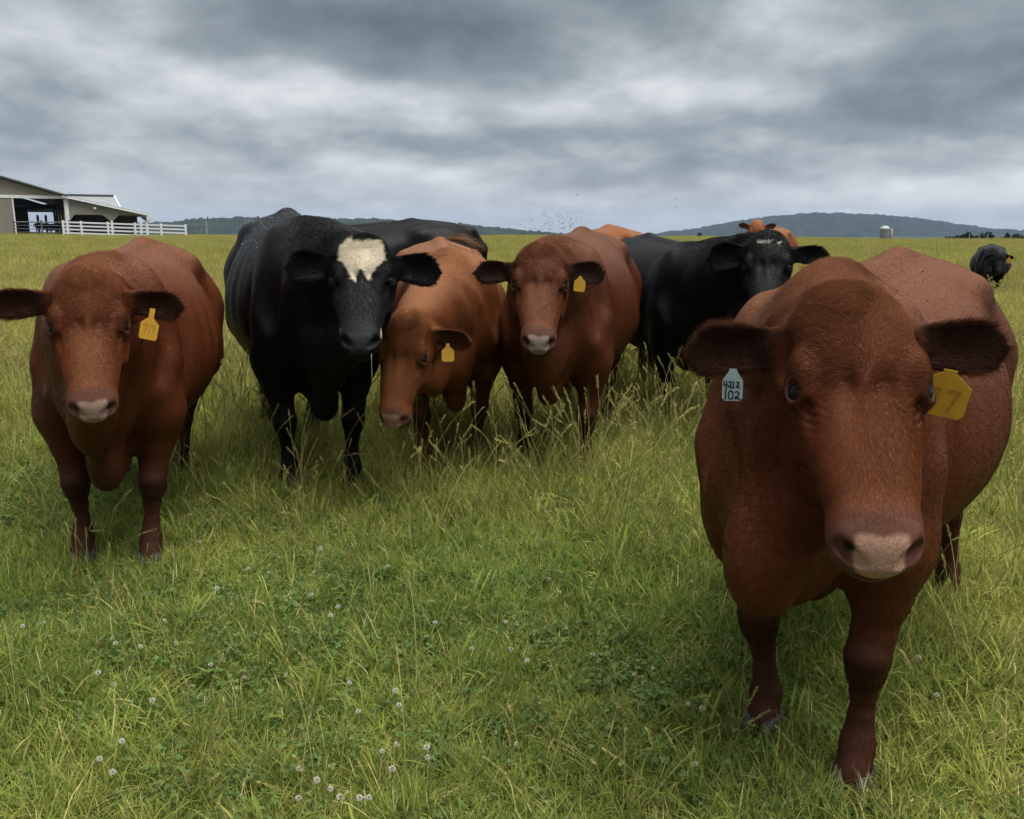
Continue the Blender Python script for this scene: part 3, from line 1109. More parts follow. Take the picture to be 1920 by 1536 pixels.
def tag_mesh(name, mat, w=0.056, h=0.050, neck=0.018, stem=0.016, flare=0.018):
    """a flag tag: narrow neck, sloping shoulders, square body with rounded corners; x right, y up, top at y=0"""
    out = [(-stem / 2, 0.0), (-stem / 2, -neck), (-w / 2, -neck - flare), (-w / 2, -neck - flare - h + 0.006), (-w / 2 + 0.006, -neck - flare - h),
           (w / 2 - 0.006, -neck - flare - h), (w / 2, -neck - flare - h + 0.006), (w / 2, -neck - flare), (stem / 2, -neck), (stem / 2, 0.0)]
    bm = bmesh.new()
    top = [bm.verts.new((x, y, 0.0009)) for x, y in out]
    bot = [bm.verts.new((x, y, -0.0009)) for x, y in out]
    bm.faces.new(bot)
    bm.faces.new(top[::-1])
    n = len(out)
    for i in range(n):
        bm.faces.new((top[i], top[(i + 1) % n], bot[(i + 1) % n], bot[i]))
    bmesh.ops.recalc_face_normals(bm, faces=bm.faces)
    me = bpy.data.meshes.new(name)
    bm.to_mesh(me)
    bm.free()
    me.materials.append(mat)
    return me


def make_cow(name, label, group, pose, spec, place, scale, head_world, face_world, step=(0.011, 0.0065), hairs=0, black=False, seed=1, hair_kw=None, hooves=True):
    """place: (x, y, heading) with heading the way the body points in the plane; head_world: the point between the eyes"""
    x, y, yaw = place
    z = float(ground_z(x, y))
    root = empty(name, (x, y, z), yaw)
    root.scale = (scale,) * 3
    tag(root, label, 'cow', group)
    c, s = math.cos(yaw), math.sin(yaw)
    Rz = np.array([[c, s, 0], [-s, c, 0], [0, 0, 1.0]])          # world -> cow
    org = np.array([x, y, z])
    to_l = lambda p: Rz @ (np.asarray(p, float) - org) / scale
    az, dn = face_world                                          # azimuth of the face in the plane, degrees below level
    a = np.array([math.cos(az), math.sin(az), 0])
    zt = np.array([0, 0, 1.0])
    ft = math.cos(dn) * a - math.sin(dn) * zt
    fn_ = math.sin(dn) * a + math.cos(dn) * zt
    sd = np.cross(fn_, ft)
    # tip turns the face in its own plane, lowering one ear
    tilt = pose.pop('tip', 0.0)
    if tilt:
        ft2 = math.cos(tilt) * ft + math.sin(tilt) * sd
        ft = ft2
    cow = Cow(poll=to_l(head_world), face=(Rz @ ft, Rz @ fn_), **pose)
    V, Q = cow.mesh(step[0] / scale, (step[1] / scale) if step[1] else None)
    N = vertex_normals(V, Q)
    Hh = cow.c2h(V)
    off = sstep(-0.05, -0.16, Hh[:, 0]) + (np.abs(Hh[:, 1]) > 0.30) + sstep(-0.20, -0.30, Hh[:, 2])
    off = np.clip(off, 0, 1)
    nk = np.exp(-((V[:, 0] - 0.80) / 0.20)**2) * sstep(1.20, 1.0, V[:, 2]) * sstep(0.45, 0.6, V[:, 2]) * off
    fold = np.sin(V[:, 0] * 33 + 9 * np.abs(V[:, 1]) - 6 * V[:, 2] + 2.2 * fbm(V, 5.0, seed))
    rib = np.sin(V[:, 0] * 58 + V[:, 2] * 9) * np.exp(-((V[:, 0] - 0.08) / 0.2)**2) * np.exp(-((V[:, 2] - 0.95) / 0.16)**2)
    am = np.abs(Hh[:, 1])
    brow = np.exp(-((Hh[:, 0] - 0.125) / 0.03)**2 - ((am - 0.092) / 0.022)**2) * (Hh[:, 2] > -0.08) * (1 - off)
    crease = np.exp(-((Hh[:, 0] - 0.235) / 0.03)**2 - ((am - 0.092) / 0.02)**2) * (Hh[:, 2] > -0.09) * (1 - off)
    fine = np.sin((am * 0.8 - Hh[:, 0]) * 520) * brow + np.sin((am + 0.9 * Hh[:, 0]) * 420) * crease
    V = V + N * (0.0006 * fine * (1 + fbm(V, 30.0, seed + 12, 2)))[:, None]
    V = V + N * (0.0120 * nk * fold + 0.0034 * rib * off + 0.0022 * off * fbm(V, 11.0, seed + 2) * sstep(0.45, 0.7, V[:, 2]))[:, None]
    N = vertex_normals(V, Q)
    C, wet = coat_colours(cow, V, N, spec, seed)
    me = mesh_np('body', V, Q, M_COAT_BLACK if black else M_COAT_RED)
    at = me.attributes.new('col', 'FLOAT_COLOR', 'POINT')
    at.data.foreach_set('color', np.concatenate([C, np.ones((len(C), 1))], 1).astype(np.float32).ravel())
    at = me.attributes.new('wet', 'FLOAT', 'POINT')
    at.data.foreach_set('value', wet.astype(np.float32))
    body = new_obj('body', me, root)
    for sgn in (1, -1):
        e = new_obj('eye', eye_mesh(), root)
        e.location = cow.h2c((0.184, sgn * 0.1015, -0.0450))
        e.scale = (0.0250 * cow.hs,) * 3
    if hooves:
        for i, hp in enumerate(cow.hoof):
            o = new_obj('hoof', hoof_mesh(), root)
            o.location = (hp[0] - 0.012, hp[1], 0.0)
    if hairs:
        cl = to_l(EYE)
        d = np.linalg.norm(cl - cow.H0) * scale
        grow_coat(cow, root, V, Q, C, M_HAIR_BLACK if black else M_HAIR_RED, hairs, d, None, cl, seed, **(hair_kw or {}))
    cow.root, cow.scale = root, scale
    cow.to_local = to_l
    return cow


def hang_tag(cow, ear, along, across, mat, face_dir, up_tip=0.0, size=1.0, text=None, ink=None, label=None, push=0.038, **shape):
    """a tag pinned through an ear (0 = the cow's left), hanging down, its face turned to face_dir (cow frame)"""
    base, out, wd, op, L, W = cow.ears[ear]
    q = along
    across = -across if wd[2] > 0 else across          # positive = towards the ear's lower edge
    p = base + out * L * q + wd * W * across + op * (0.55 * (1.05 - 0.65 * q) * W * across**2 + 0.18 * L * q * q - 0.012 * (1 - q) + push)
    me = tag_mesh('ear_tag', mat, **shape)
    o = new_obj('ear_tag', me, cow.root)
    zax = unit(face_dir)
    dn = np.array([0, 0, 1.0])
    yax = unit(dn - zax * (dn @ zax))
    xax = np.cross(yax, zax)
    c, s = math.cos(up_tip), math.sin(up_tip)
    xax, yax = c * xax + s * yax, -s * xax + c * yax
    M = Matrix((tuple(xax) + (0,), tuple(yax) + (0,), tuple(zax) + (0,), (0, 0, 0, 1))).transposed()
    k = size / cow.scale
    o.matrix_local = Matrix.Translation(Vector(p)) @ M @ Matrix.Scale(k, 4)
    if label:
        o['label'] = label
    if text:
        st = []
        for ch, x, y, w_, h_ in text:
            st += glyph(ch, x, y, w_, h_)
        t = new_obj('tag_number', stroke_mesh('tag_number', st, ink, 0.0030, 0.0016), o)
    return o



# ------------------------------------------------------------------ the herd
def stand(front, hind, scale):
    """origin and heading of a cow from the midpoints between its front and its hind feet"""
    f, h = np.array(front, float), np.array(hind, float)
    d = unit(f - h)
    mid = f - d * 0.52 * scale
    mid = (mid + h + d * 0.64 * scale) / 2
    return float(mid[0]), float(mid[1]), math.atan2(d[1], d[0])


def feet_at(place, scale, pts):
    """foot offsets (front left, front right, hind left, hind right) that bring each hoof to a point on the ground"""
    nom = [(.53, .19), (.53, -.19), (-.62, .187), (-.62, -.187)]
    x, y, a = place
    c, s = math.cos(a), math.sin(a)
    out = []
    for (nx, ny), p in zip(nom, pts):
        if p is None:
            out.append((0.0, 0.0))
            continue
        dx_, dy_ = (p[0] - x) / scale, (p[1] - y) / scale
        lx, ly = c * dx_ + s * dy_, -s * dx_ + c * dy_
        out.append((lx - nx, ly - ny))
    return out


RED = dict(coat=(0.084, 0.0225, 0.0080), top=(0.150, 0.058, 0.0235), points=(0.034, 0.0128, 0.0075), poll=(0.088, 0.024, 0.009), bridge=(0.120, 0.038, 0.0155),
           muzzle=(0.085, 0.036, 0.024), nose=(0.33, 0.19, 0.138), rim=(0.034, 0.015, 0.011), ear_in=(0.018, 0.007, 0.005), ear_rim=(0.115, 0.038, 0.017), lid=(0.18, 0.068, 0.034))
BLACK = dict(coat=(0.0050, 0.0050, 0.0056), top=(0.0090, 0.0090, 0.0092), points=(0.006, 0.006, 0.007), poll=(0.008, 0.008, 0.009), bridge=(0.012, 0.012, 0.013),
             muzzle=(0.010, 0.010, 0.011), nose=(0.030, 0.032, 0.035), rim=(0.006, 0.006, 0.006), ear_in=(0.004, 0.004, 0.004), ear_rim=(0.010, 0.009, 0.009), lid=(0.012, 0.012, 0.012), mottle=0.25)
HERD = 'cattle standing in the pasture'


def vary(base, k=1.0, **kw):
    d = {a: (tuple(np.array(b) * k) if isinstance(b, tuple) else b) for a, b in base.items()}
    d.update(kw)
    return d


def cow_near():
    sc = 0.96
    pl = stand((0.76, 2.05), (1.345, 2.92), sc)
    feet = feet_at(pl, sc, [(0.83, 1.86), (0.68, 2.11), (1.60, 2.95), (1.30, 2.72)])
    cow = make_cow('cow', 'large red cow nearest the camera, one yellow and one pale blue ear tag', HERD,
                   dict(girth=0.94, belly=0.08, feet=feet, head_scale=1.06, brisket=0.56, neck_sag=0.06, brisket_x=0.70, withers=0.045,
                        ears=[dict(drop=-0.22, fwd=-0.12, len=0.205), dict(drop=-0.20, fwd=-0.10, len=0.205)], tip=0.05),
                   vary(RED), pl, sc, (0.640, 1.540, 1.105), (math.radians(-101), math.radians(45)), step=(0.010, 0.0042), hairs=HAIRS * 300, seed=3,
                   hair_kw=dict(head_boost=2.6, wave=0.22, body_hair=0.4))
    hang_tag(cow, 0, 0.40, 0.85, M_TAG_Y, cow.to_local(EYE) - cow.ears[0][0] + np.array([0, 0, -0.5]), up_tip=-0.16, size=1.5, label='yellow ear tag with worn numbers',
             text=[('7', -0.020, -0.056, 0.016, 0.030), ('7', 0.004, -0.056, 0.016, 0.030)], ink=M_INK_FAINT, neck=0.004, w=0.060, h=0.044, flare=0.016)
    hang_tag(cow, 1, 0.52, 0.75, M_TAG_B, cow.to_local(EYE) - cow.ears[1][0] + np.array([0.25, 0.35, -0.3]), up_tip=0.02, size=0.92, label='pale blue ear tag marked 4212 and 102',
             text=[('4', -0.019, -0.044, 0.009, 0.017), ('2', -0.009, -0.042, 0.008, 0.014), ('1', -0.001, -0.043, 0.006, 0.015), ('2', 0.007, -0.042, 0.008, 0.013),
                   ('1', -0.019, -0.069, 0.009, 0.021), ('0', -0.009, -0.068, 0.011, 0.019), ('2', 0.004, -0.068, 0.013, 0.018)], ink=M_INK,
             w=0.044, h=0.046, neck=0.004, flare=0.022)
    return cow


def cow_left():
    sc = 0.985
    pl = stand((-1.61, 3.36), (-1.88, 4.58), sc)
    feet = feet_at(pl, sc, [(-1.49, 3.32), (-1.78, 3.34), (-1.84, 4.56), (-2.12, 4.46)])
    cow = make_cow('cow', 'red cow standing alone at the left, pale pink nose, yellow tag in one ear', HERD,
                   dict(girth=0.84, belly=0.13, feet=feet, head_scale=0.97, brisket=0.40, neck_sag=0.05,
                        ears=[dict(drop=-0.08, fwd=-0.10), dict(drop=-0.14, fwd=-0.05, len=0.215)], tip=-0.02),
                   vary(RED, 1.0, nose=(0.28, 0.18, 0.15), poll=(0.10, 0.03, 0.012), bridge=(0.19, 0.080, 0.036)), pl, sc, (-1.385, 2.79, 1.085), (math.radians(-66), math.radians(52)),
                   step=(0.011, 0.0062), hairs=HAIRS * 110, seed=5, hair_kw=dict(head_boost=3.0, long_=1.15, wave=0.25))
    hang_tag(cow, 0, 0.50, 0.30, M_TAG_Y, cow.to_local(EYE) - cow.ears[0][0] + np.array([0.0, 1.2, 0.0]), up_tip=-0.28, size=1.12, neck=0.030, label='yellow ear tag turned partly edge-on',
             text=[('7', -0.018, -0.080, 0.012, 0.028), ('1', -0.004, -0.080, 0.010, 0.028), ('7', 0.006, -0.080, 0.012, 0.028)], ink=M_INK_FAINT)
    return cow


def cow_whiteface():
    sc = 1.10
    pl = stand((-1.00, 4.33), (-1.47, 5.58), sc)
    feet = feet_at(pl, sc, [(-0.83, 4.33), (-1.15, 4.28), (-1.30, 5.42), (-1.66, 5.70)])
    cow = make_cow('cow', 'black cow with a white forehead patch and drool hanging from its muzzle', HERD,
                   dict(girth=0.86, belly=0.10, feet=feet, head_scale=0.97, brisket=0.42, head_wide=1.03,
                        ears=[dict(drop=-0.06, fwd=-0.05, wid=0.064, len=0.21), dict(drop=-0.14, fwd=-0.05, wid=0.064, len=0.21)], tip=-0.03),
                   vary(BLACK, blaze=(0.52, 0.45, 0.34)), pl, sc, (-0.625, 3.60, 1.205), (math.radians(-82), math.radians(39)),
                   step=(0.012, 0.0065), hairs=HAIRS * 90, black=True, seed=8, hair_kw=dict(head_boost=3.0, wave=0.1, body_hair=0.2))
    # drool
    mb = MB()
    p = cow.h2c((0.505, 0.040, -0.115))
    mb.tube([p + np.array([0.0, 0, -q]) for q in (0.0, 0.03, 0.06, 0.09, 0.115)], [0.0020, 0.0010, 0.0013, 0.0011, 0.0019], 6)
    m, nt, b = material('saliva')
    b.inputs['Base Color'].default_value = (0.30, 0.29, 0.27, 1)
    b.inputs['Roughness'].default_value = 0.15
    mb.build('drool_strand', m, cow.root, True)
    return cow


def cow_gold():
    sc = 0.98
    pl = stand((-0.34, 4.78), (-0.52, 6.02), sc)
    feet = feet_at(pl, sc, [(-0.20, 4.98), (-0.50, 4.58), (-0.36, 6.05), (-0.72, 6.0)])
    cow = make_cow('cow', 'golden red cow with its head lowered beside the black white-faced cow', HERD,
                   dict(girth=1.02, belly=0.10, feet=feet, head_scale=0.98, brisket=0.42, neck_sag=0.0,
                        ears=[dict(drop=-0.10, fwd=-0.05), dict(drop=0.15, fwd=-0.3)], tip=-0.05),
                   vary(RED, 1.25, coat=(0.125, 0.039, 0.0125), top=(0.215, 0.088, 0.033), nose=(0.28, 0.16, 0.12), points=(0.07, 0.024, 0.011), bridge=(0.21, 0.088, 0.038), ear_in=(0.045, 0.016, 0.008)), pl, sc,
                   (-0.51, 3.85, 0.83), (math.radians(-103), math.radians(62)), step=(0.012, 0.0068), hairs=HAIRS * 70, seed=11, hair_kw=dict(head_boost=2.4, wave=0.1))
    hang_tag(cow, 0, 0.45, 0.40, M_TAG_Y, cow.to_local(EYE) - cow.ears[0][0], up_tip=0.0, size=1.02, neck=0.014, label='yellow ear tag')
    # the tail switch, flicked up over the back
    r = np.random.default_rng(4)
    m = MB()
    a0, a1 = cow.to_local((-0.40, 5.55, 1.33)), cow.to_local((-0.17, 5.50, 1.24))
    for _ in range(24):
        o = r.normal(0, 0.014, 3)
        e = r.normal(0, 0.035, 3)
        m.tube([a0 + o, a0 * 0.6 + a1 * 0.4 + o + [0, 0, 0.035], a1 + e], [0.0022, 0.0018, 0.0006], 4)
    m.build('tail_switch', plain('straw tail hair', (0.15, 0.075, 0.028), 0.6), cow.root, True)
    return cow


def cow_middle():
    sc = 1.03
    pl = stand((0.24, 4.66), (0.52, 5.88), sc)
    feet = feet_at(pl, sc, [(0.40, 4.56), (0.06, 4.86), (0.66, 5.80), (0.40, 6.1)])
    cow = make_cow('cow', 'dark red cow facing the camera in the middle under a swarm of flies', HERD,
                   dict(girth=0.95, belly=0.06, feet=feet, head_scale=1.04, brisket=0.47,
                        ears=[dict(drop=-0.18, fwd=-0.05, len=0.20), dict(drop=-0.10, fwd=-0.05, len=0.20)], tip=-0.03),
                   vary(RED, 0.76, nose=(0.24, 0.175, 0.145), bridge=(0.135, 0.048, 0.024), ear_in=(0.011, 0.006, 0.004)), pl, sc, (0.133, 4.10, 1.15), (math.radians(-90), math.radians(43)),
                   step=(0.012, 0.0068), hairs=HAIRS * 80, seed=14, hair_kw=dict(head_boost=2.6))
    hang_tag(cow, 0, 0.42, 0.35, M_TAG_Y, cow.to_local(EYE) - cow.ears[0][0] + np.array([0.0, 0.6, 0.0]), up_tip=-0.08, size=1.0, neck=0.008, label='yellow ear tag')
    return cow


def cow_black_right():
    sc = 1.01
    pl = stand((1.24, 5.78), (0.98, 6.95), sc)
    feet = feet_at(pl, sc, [(1.42, 5.95), (1.07, 5.80), None, None])
    cow = make_cow('cow', 'black cow behind the nearest red cow, small white mark on its poll', HERD,
                   dict(girth=1.05, belly=0.10, feet=feet, head_scale=1.06, ears=[dict(drop=-0.14, fwd=-0.05), dict(drop=-0.02, fwd=-0.05, wid=0.08)]),
                   vary(BLACK, star=1), pl, sc, (1.43, 4.85, 1.21), (math.radians(-106), math.radians(46)), step=(0.013, 0.008), hairs=HAIRS * 35, black=True, seed=17, hair_kw=dict(body_hair=0.2))
    hang_tag(cow, 0, 0.35, 0.95, M_TAG_Y, cow.to_local(EYE) - cow.ears[0][0], size=0.6, neck=0.006, label='yellow ear tag mostly hidden')
    return cow


def cow_black_back():
    sc = 1.10
    pl = (-1.28, 7.75, math.radians(186))
    return make_cow('cow', 'black cow seen only as a back between the white-faced cow and the hills', HERD,
                    dict(girth=1.0, belly=0.1, head_scale=1.0), vary(BLACK), pl, sc, (-2.1, 7.3, 0.95), (math.radians(200), math.radians(60)),
                    step=(0.018, 0), hairs=HAIRS * 6, black=True, seed=21)


def cow_orange_back():
    sc = 1.07
    pl = (0.72, 7.70, math.radians(104))
    return make_cow('cow', 'orange red cow behind the dark red middle cow, only its rounded back showing', HERD,
                    dict(girth=1.0, belly=0.05, head_scale=1.0), vary(RED, 1.2, coat=(0.155, 0.050, 0.016), top=(0.215, 0.080, 0.028)), pl, sc, (0.46, 8.75, 0.95), (math.radians(104), math.radians(60)),
                    step=(0.018, 0), hairs=HAIRS * 6, seed=23)


def cow_far_red():
    sc = 1.08
    pl = (4.85, 16.6, math.radians(-128))
    return make_cow('cow', 'small orange red cow far off, peeping over the black cow', HERD,
                    dict(girth=0.95, head_scale=1.05, ears=[dict(drop=-0.5, len=0.20), dict(drop=-0.6, len=0.20)]), vary(RED, 1.3, coat=(0.155, 0.050, 0.016), top=(0.215, 0.080, 0.028)), pl, sc, (4.38, 15.6, 1.41), (math.radians(-106), math.radians(55)),
                    step=(0.022, 0.014), seed=25, hooves=False)


def cow_far_black():
    sc = 0.83
    pl = (9.62, 17.4, math.radians(-118))
    cow = make_cow('cow', 'small black cow far away in the field at the right edge', HERD,
                   dict(girth=1.05, belly=0.12, head_scale=1.0, ears=[dict(drop=0.1), dict(drop=0.1)]), vary(BLACK), pl, sc, (9.35, 16.6, 0.90), (math.radians(-112), math.radians(60)),
                   step=(0.022, 0.014), black=True, seed=27, hooves=False)
    hang_tag(cow, 0, 0.5, 0.0, M_TAG_Y, cow.to_local(EYE) - cow.ears[0][0], size=1.4, label='pale yellow ear tag')
    return cow


HAIRS = 1000
COWS = [fn() for fn in (cow_near, cow_left, cow_whiteface, cow_gold, cow_middle, cow_black_right, cow_black_back, cow_orange_back, cow_far_red, cow_far_black)]


# ================================================================== pasture
def ground_material():
    m, nt, b = material('turf soil')
    geo = nt.node('ShaderNodeNewGeometry').outputs['Position']
    n1 = nt.noise(geo, 0.55, 4.0, 0.6)
    n2 = nt.noise(geo, 9.0, 5.0, 0.65)
    c = nt.mix(nt.range(n1, 0.35, 0.65), (0.040, 0.060, 0.014), (0.070, 0.078, 0.020))
    c = nt.mix(nt.range(n2, 0.45, 0.75), c, (0.045, 0.036, 0.016))
    nt.put(b.inputs['Base Color'], c)
    b.inputs['Roughness'].default_value = 0.95
    b.inputs['Specular IOR Level'].default_value = 0.1
    bp = nt.node('ShaderNodeBump')
    bp.inputs['Strength'].default_value = 0.6
    bp.inputs['Distance'].default_value = 0.03
    nt.put(bp.inputs['Height'], n2)
    nt.put(b.inputs['Normal'], bp.outputs[0])
    return m


def build_ground():
    xs = np.concatenate([-np.geomspace(6000, 14, 46), np.linspace(-13, 13, 105), np.geomspace(14, 6000, 46)])
    ys = np.concatenate([-np.geomspace(400, 3, 14), np.linspace(-2.5, 22, 99), np.geomspace(22.5, 140, 60), np.geomspace(146, 9000, 30)])
    X, Y = np.meshgrid(xs, ys)
    Z = ground_z(X, Y)
    V = np.stack([X, Y, Z], -1).reshape(-1, 3)
    nx, ny = len(xs), len(ys)
    i, j = np.meshgrid(np.arange(nx - 1), np.arange(ny - 1))
    a = (j * nx + i).ravel()
    Q = np.stack([a, a + 1, a + nx + 1, a + nx], 1)
    o = new_obj('ground', mesh_np('ground', V, Q, ground_material()))
    tag(o, 'gently rising green pasture ground', kind='structure')
    return o


GROUND = build_ground()


def grass_material(name, green, yellow, dry, gloss=0.25, trans=0.35):
    """blades: per-blade tone 'bt', height along the blade 'h', patch tone from the scattering 'tint'"""
    m, nt, b = material(name)
    bt = nt.node('ShaderNodeAttribute', attribute_name='bt').outputs['Fac']
    h = nt.node('ShaderNodeAttribute', attribute_name='h').outputs['Fac']
    ti = nt.node('ShaderNodeAttribute', attribute_name='tint', attribute_type='INSTANCER').outputs['Fac']
    rnd = nt.node('ShaderNodeObjectInfo').outputs['Random']
    f = nt.math('ADD', nt.math('MULTIPLY', bt, 0.55), nt.math('ADD', nt.math('MULTIPLY', ti, 0.9), -0.30))
    f = nt.math('ADD', f, nt.math('MULTIPLY', nt.math('SUBTRACT', h, 0.4), 0.35), clamp=True)
    c = nt.mix(f, green, yellow)
    c = nt.mix(nt.math('GREATER_THAN', bt, 0.93), c, dry)
    s = nt.node('ShaderNodeVectorMath', operation='SCALE')
    nt.put(s.inputs[0], c)
    nt.put(s.inputs['Scale'], nt.math('MULTIPLY', nt.range(rnd, 0, 1, 0.80, 1.22), nt.range(bt, 0, 1, 0.78, 1.22)))
    nt.n.remove(b)
    b = nt.node('ShaderNodeBsdfDiffuse')
    nt.put(b.inputs['Color'], s.outputs[0])
    tr = nt.node('ShaderNodeBsdfTranslucent')
    nt.put(tr.inputs['Color'], s.outputs[0])
    mx = nt.node('ShaderNodeMixShader')
    mx.inputs[0].default_value = trans
    nt.l.new(b.outputs[0], mx.inputs[1])
    nt.l.new(tr.outputs[0], mx.inputs[2])
    nt.l.new(mx.outputs[0], nt.n['Material Output'].inputs[0])
    return m


M_GRASS = grass_material('grass blade', (0.116, 0.192, 0.036), (0.395, 0.375, 0.095), (0.48, 0.40, 0.19))
M_CLOVER = grass_material('clover leaf', (0.085, 0.138, 0.045), (0.150, 0.205, 0.065), (0.16, 0.20, 0.06), 0.35, 0.25)
M_STALK = grass_material('seed stalk', (0.22, 0.235, 0.070), (0.40, 0.34, 0.14), (0.50, 0.40, 0.22), 0.2, 0.25)


class Leaves:
    def __init__(self):
        self.V, self.F, self.h, self.b, self.n = [], [], [], [], 0

    def strip(self, pts, wid, side, bt, h0=0.0, h1=1.0):
        """a ribbon along pts ending in a point"""
        k = len(pts)
        V = []
        for i, p in enumerate(pts[:-1]):
            V += [p - side * wid[i], p + side * wid[i]]
        V.append(pts[-1])
        o = self.n
        for i in range(k - 2):
            a = o + 2 * i
            self.F += [(a, a + 1, a + 3), (a, a + 3, a + 2)]
        a = o + 2 * (k - 2)
        self.F.append((a, a + 1, a + 2))
        self.V += V
        hs = np.linspace(h0, h1, k)
        self.h += [hs[min(i // 2, k - 1)] for i in range(len(V) - 1)] + [h1]
        self.b += [bt] * len(V)
        self.n += len(V)

    def fan(self, c, ring, bt, h):
        o = self.n
        self.V += [c] + ring
        m = len(ring)
        self.F += [(o, o + 1 + i, o + 1 + (i + 1) % m) for i in range(m)]
        self.h += [h] * (m + 1)
        self.b += [bt] * (m + 1)
        self.n += m + 1

    def obj(self, name, mat):
        me = mesh_np(name, np.array(self.V), np.array(self.F), mat, smooth=False)
        for nm, d in (('h', self.h), ('bt', self.b)):
            a = me.attributes.new(nm, 'FLOAT', 'POINT')
            a.data.foreach_set('value', np.array(d, np.float32))
        return bpy.data.objects.new(name, me)


def blade(L, p, az, length, lean, wid, bt, seg=4, droop=1.0):
    d = np.array([math.cos(az), math.sin(az), 0.0])
    side = np.array([-d[1], d[0], 0.0])
    tw = RNG.uniform(-0.7, 0.7)
    side = side * math.cos(tw) + np.array([0, 0, 1]) * math.sin(tw) * 0.4
    pts, ws = [], []
    ang = lean
    q = np.array(p, float)
    for i in range(seg + 1):
        pts.append(q.copy())
        ws.append(wid * (1 - 0.55 * (i / seg)**2))
        st = length / seg
        q = q + st * (d * math.sin(ang) + np.array([0, 0, 1.0]) * math.cos(ang))
        ang += droop * RNG.uniform(0.15, 0.55)
    L.strip(pts, ws, side, bt)


def tuft(name, n, radius, hmin, hmax, wid, droop, seg=4, mat=None):
    L = Leaves()
    for _ in range(n):
        r = radius * math.sqrt(RNG.random())
        a = RNG.uniform(0, 6.283)
        az = a + RNG.normal(0, 0.9)
        blade(L, (r * math.cos(a), r * math.sin(a), -0.01), az, RNG.uniform(hmin, hmax), abs(RNG.normal(0.12, 0.25)), wid * RNG.uniform(0.7, 1.3), RNG.random(), seg, droop * RNG.uniform(0.6, 1.4))
    return L.obj(name, mat or M_GRASS)


def sward(name, side_len, clumps, per, rad, hmin, hmax, wid, droop, seg, mat=None, tone=0.30):
    """a square of turf: many clumps of blades, each clump with its own height and tone"""
    n = clumps * per
    cx = np.repeat(RNG.uniform(-side_len / 2, side_len / 2, clumps), per)
    cy = np.repeat(RNG.uniform(-side_len / 2, side_len / 2, clumps), per)
    ch = np.repeat(RNG.uniform(0.65, 1.30, clumps) * RNG.choice([0.8, 1.0, 1.15], clumps), per)
    ct = np.repeat(RNG.normal(0.0, tone, clumps), per)
    lx_, ly_ = np.repeat(RNG.normal(0, 0.18, clumps), per), np.repeat(RNG.normal(0, 0.18, clumps), per)
    r = rad * np.sqrt(RNG.random(n))
    a = RNG.uniform(0, 6.283, n)
    az = a + RNG.normal(0, 0.9, n)
    d = np.stack([np.cos(az), np.sin(az), 0 * az], 1)
    sd = np.stack([-np.sin(az), np.cos(az), 0.4 * np.sin(RNG.uniform(-0.7, 0.7, n))], 1)
    ln = RNG.uniform(hmin, hmax, n) * ch
    w0 = wid * RNG.uniform(0.7, 1.35, n)
    ang = np.abs(RNG.normal(0.12, 0.25, n))
    dr = droop * RNG.uniform(0.5, 1.5, n)
    q = np.stack([cx + r * np.cos(a), cy + r * np.sin(a), np.full(n, -0.01)], 1)
    rows, hs = [], []
    for i in range(seg + 1):
        wi = (w0 * (1 - 0.55 * (i / seg)**2))[:, None]
        if i < seg:
            rows += [q - sd * wi, q + sd * wi]
            hs += [i / seg] * 2
        else:
            rows.append(q)
            hs.append(1.0)
        st = (ln / seg)[:, None]
        q = q + st * (d * np.sin(ang)[:, None] + np.array([0, 0, 1.0]) * np.cos(ang)[:, None] + np.stack([lx_, ly_, 0 * lx_], 1))
        ang = ang + dr * RNG.uniform(0.15, 0.55, n)
    k = 2 * seg + 1
    V = np.stack(rows, 1).reshape(-1, 3)
    base = (np.arange(n) * k)[:, None]
    F = []
    for i in range(seg - 1):
        F += [[2 * i, 2 * i + 1, 2 * i + 3], [2 * i, 2 * i + 3, 2 * i + 2]]
    F.append([2 * seg - 2, 2 * seg - 1, 2 * seg])
    F = (base[:, :, None] + np.array(F)[None]).reshape(-1, 3)
    bt = np.clip(RNG.random(n) * 0.92 * 0.7 + 0.15 + ct, 0, 0.92)
    bt[RNG.random(n) < 0.05] = 0.97
    me = mesh_np(name, V, F, mat or M_GRASS, smooth=False)
    me.attributes.new('h', 'FLOAT', 'POINT').data.foreach_set('value', np.tile(np.array(hs, np.float32), n))
    me.attributes.new('bt', 'FLOAT', 'POINT').data.foreach_set('value', np.repeat(bt, k).astype(np.float32))
    return bpy.data.objects.new(name, me)


def clover(name, n, radius):
    L = Leaves()
    for _ in range(n):
        r = radius * math.sqrt(RNG.random())
        a = RNG.uniform(0, 6.283)
        hgt = RNG.uniform(0.04, 0.115)
        top = np.array([r * math.cos(a) + RNG.normal(0, .012), r * math.sin(a) + RNG.normal(0, .012), hgt])
        bt = RNG.random() * 0.9
        L.strip([np.array([r * math.cos(a), r * math.sin(a), 0]), top * [1, 1, .6], top], [0.0007] * 3, np.array([1.0, 0, 0]), bt)
        tilt = RNG.normal(0, 0.35, 2)
        rot = RNG.uniform(0, 6.28)
        sz = RNG.uniform(0.0045, 0.0085)
        for k in range(3):
            b = rot + k * 2.094
            c = np.array([math.cos(b), math.sin(b), 0])
            s_ = np.array([-c[1], c[0], 0])
            ring = []
            for u, v in ((0.0, 0.0), (0.6, 0.72), (1.25, 0.80), (1.65, 0.40), (1.58, 0.0), (1.65, -0.40), (1.25, -0.80), (0.6, -0.72)):
                p = top + c * u * sz + s_ * v * sz
                p[2] += (p[0] - top[0]) * tilt[0] + (p[1] - top[1]) * tilt[1] + abs(v) * sz * 0.25 + u * sz * 0.10
                ring.append(p)
            L.fan(np.mean(ring, 0) - np.array([0, 0, 0.001]), ring, bt, 0.5)
    return L.obj(name, M_CLOVER)


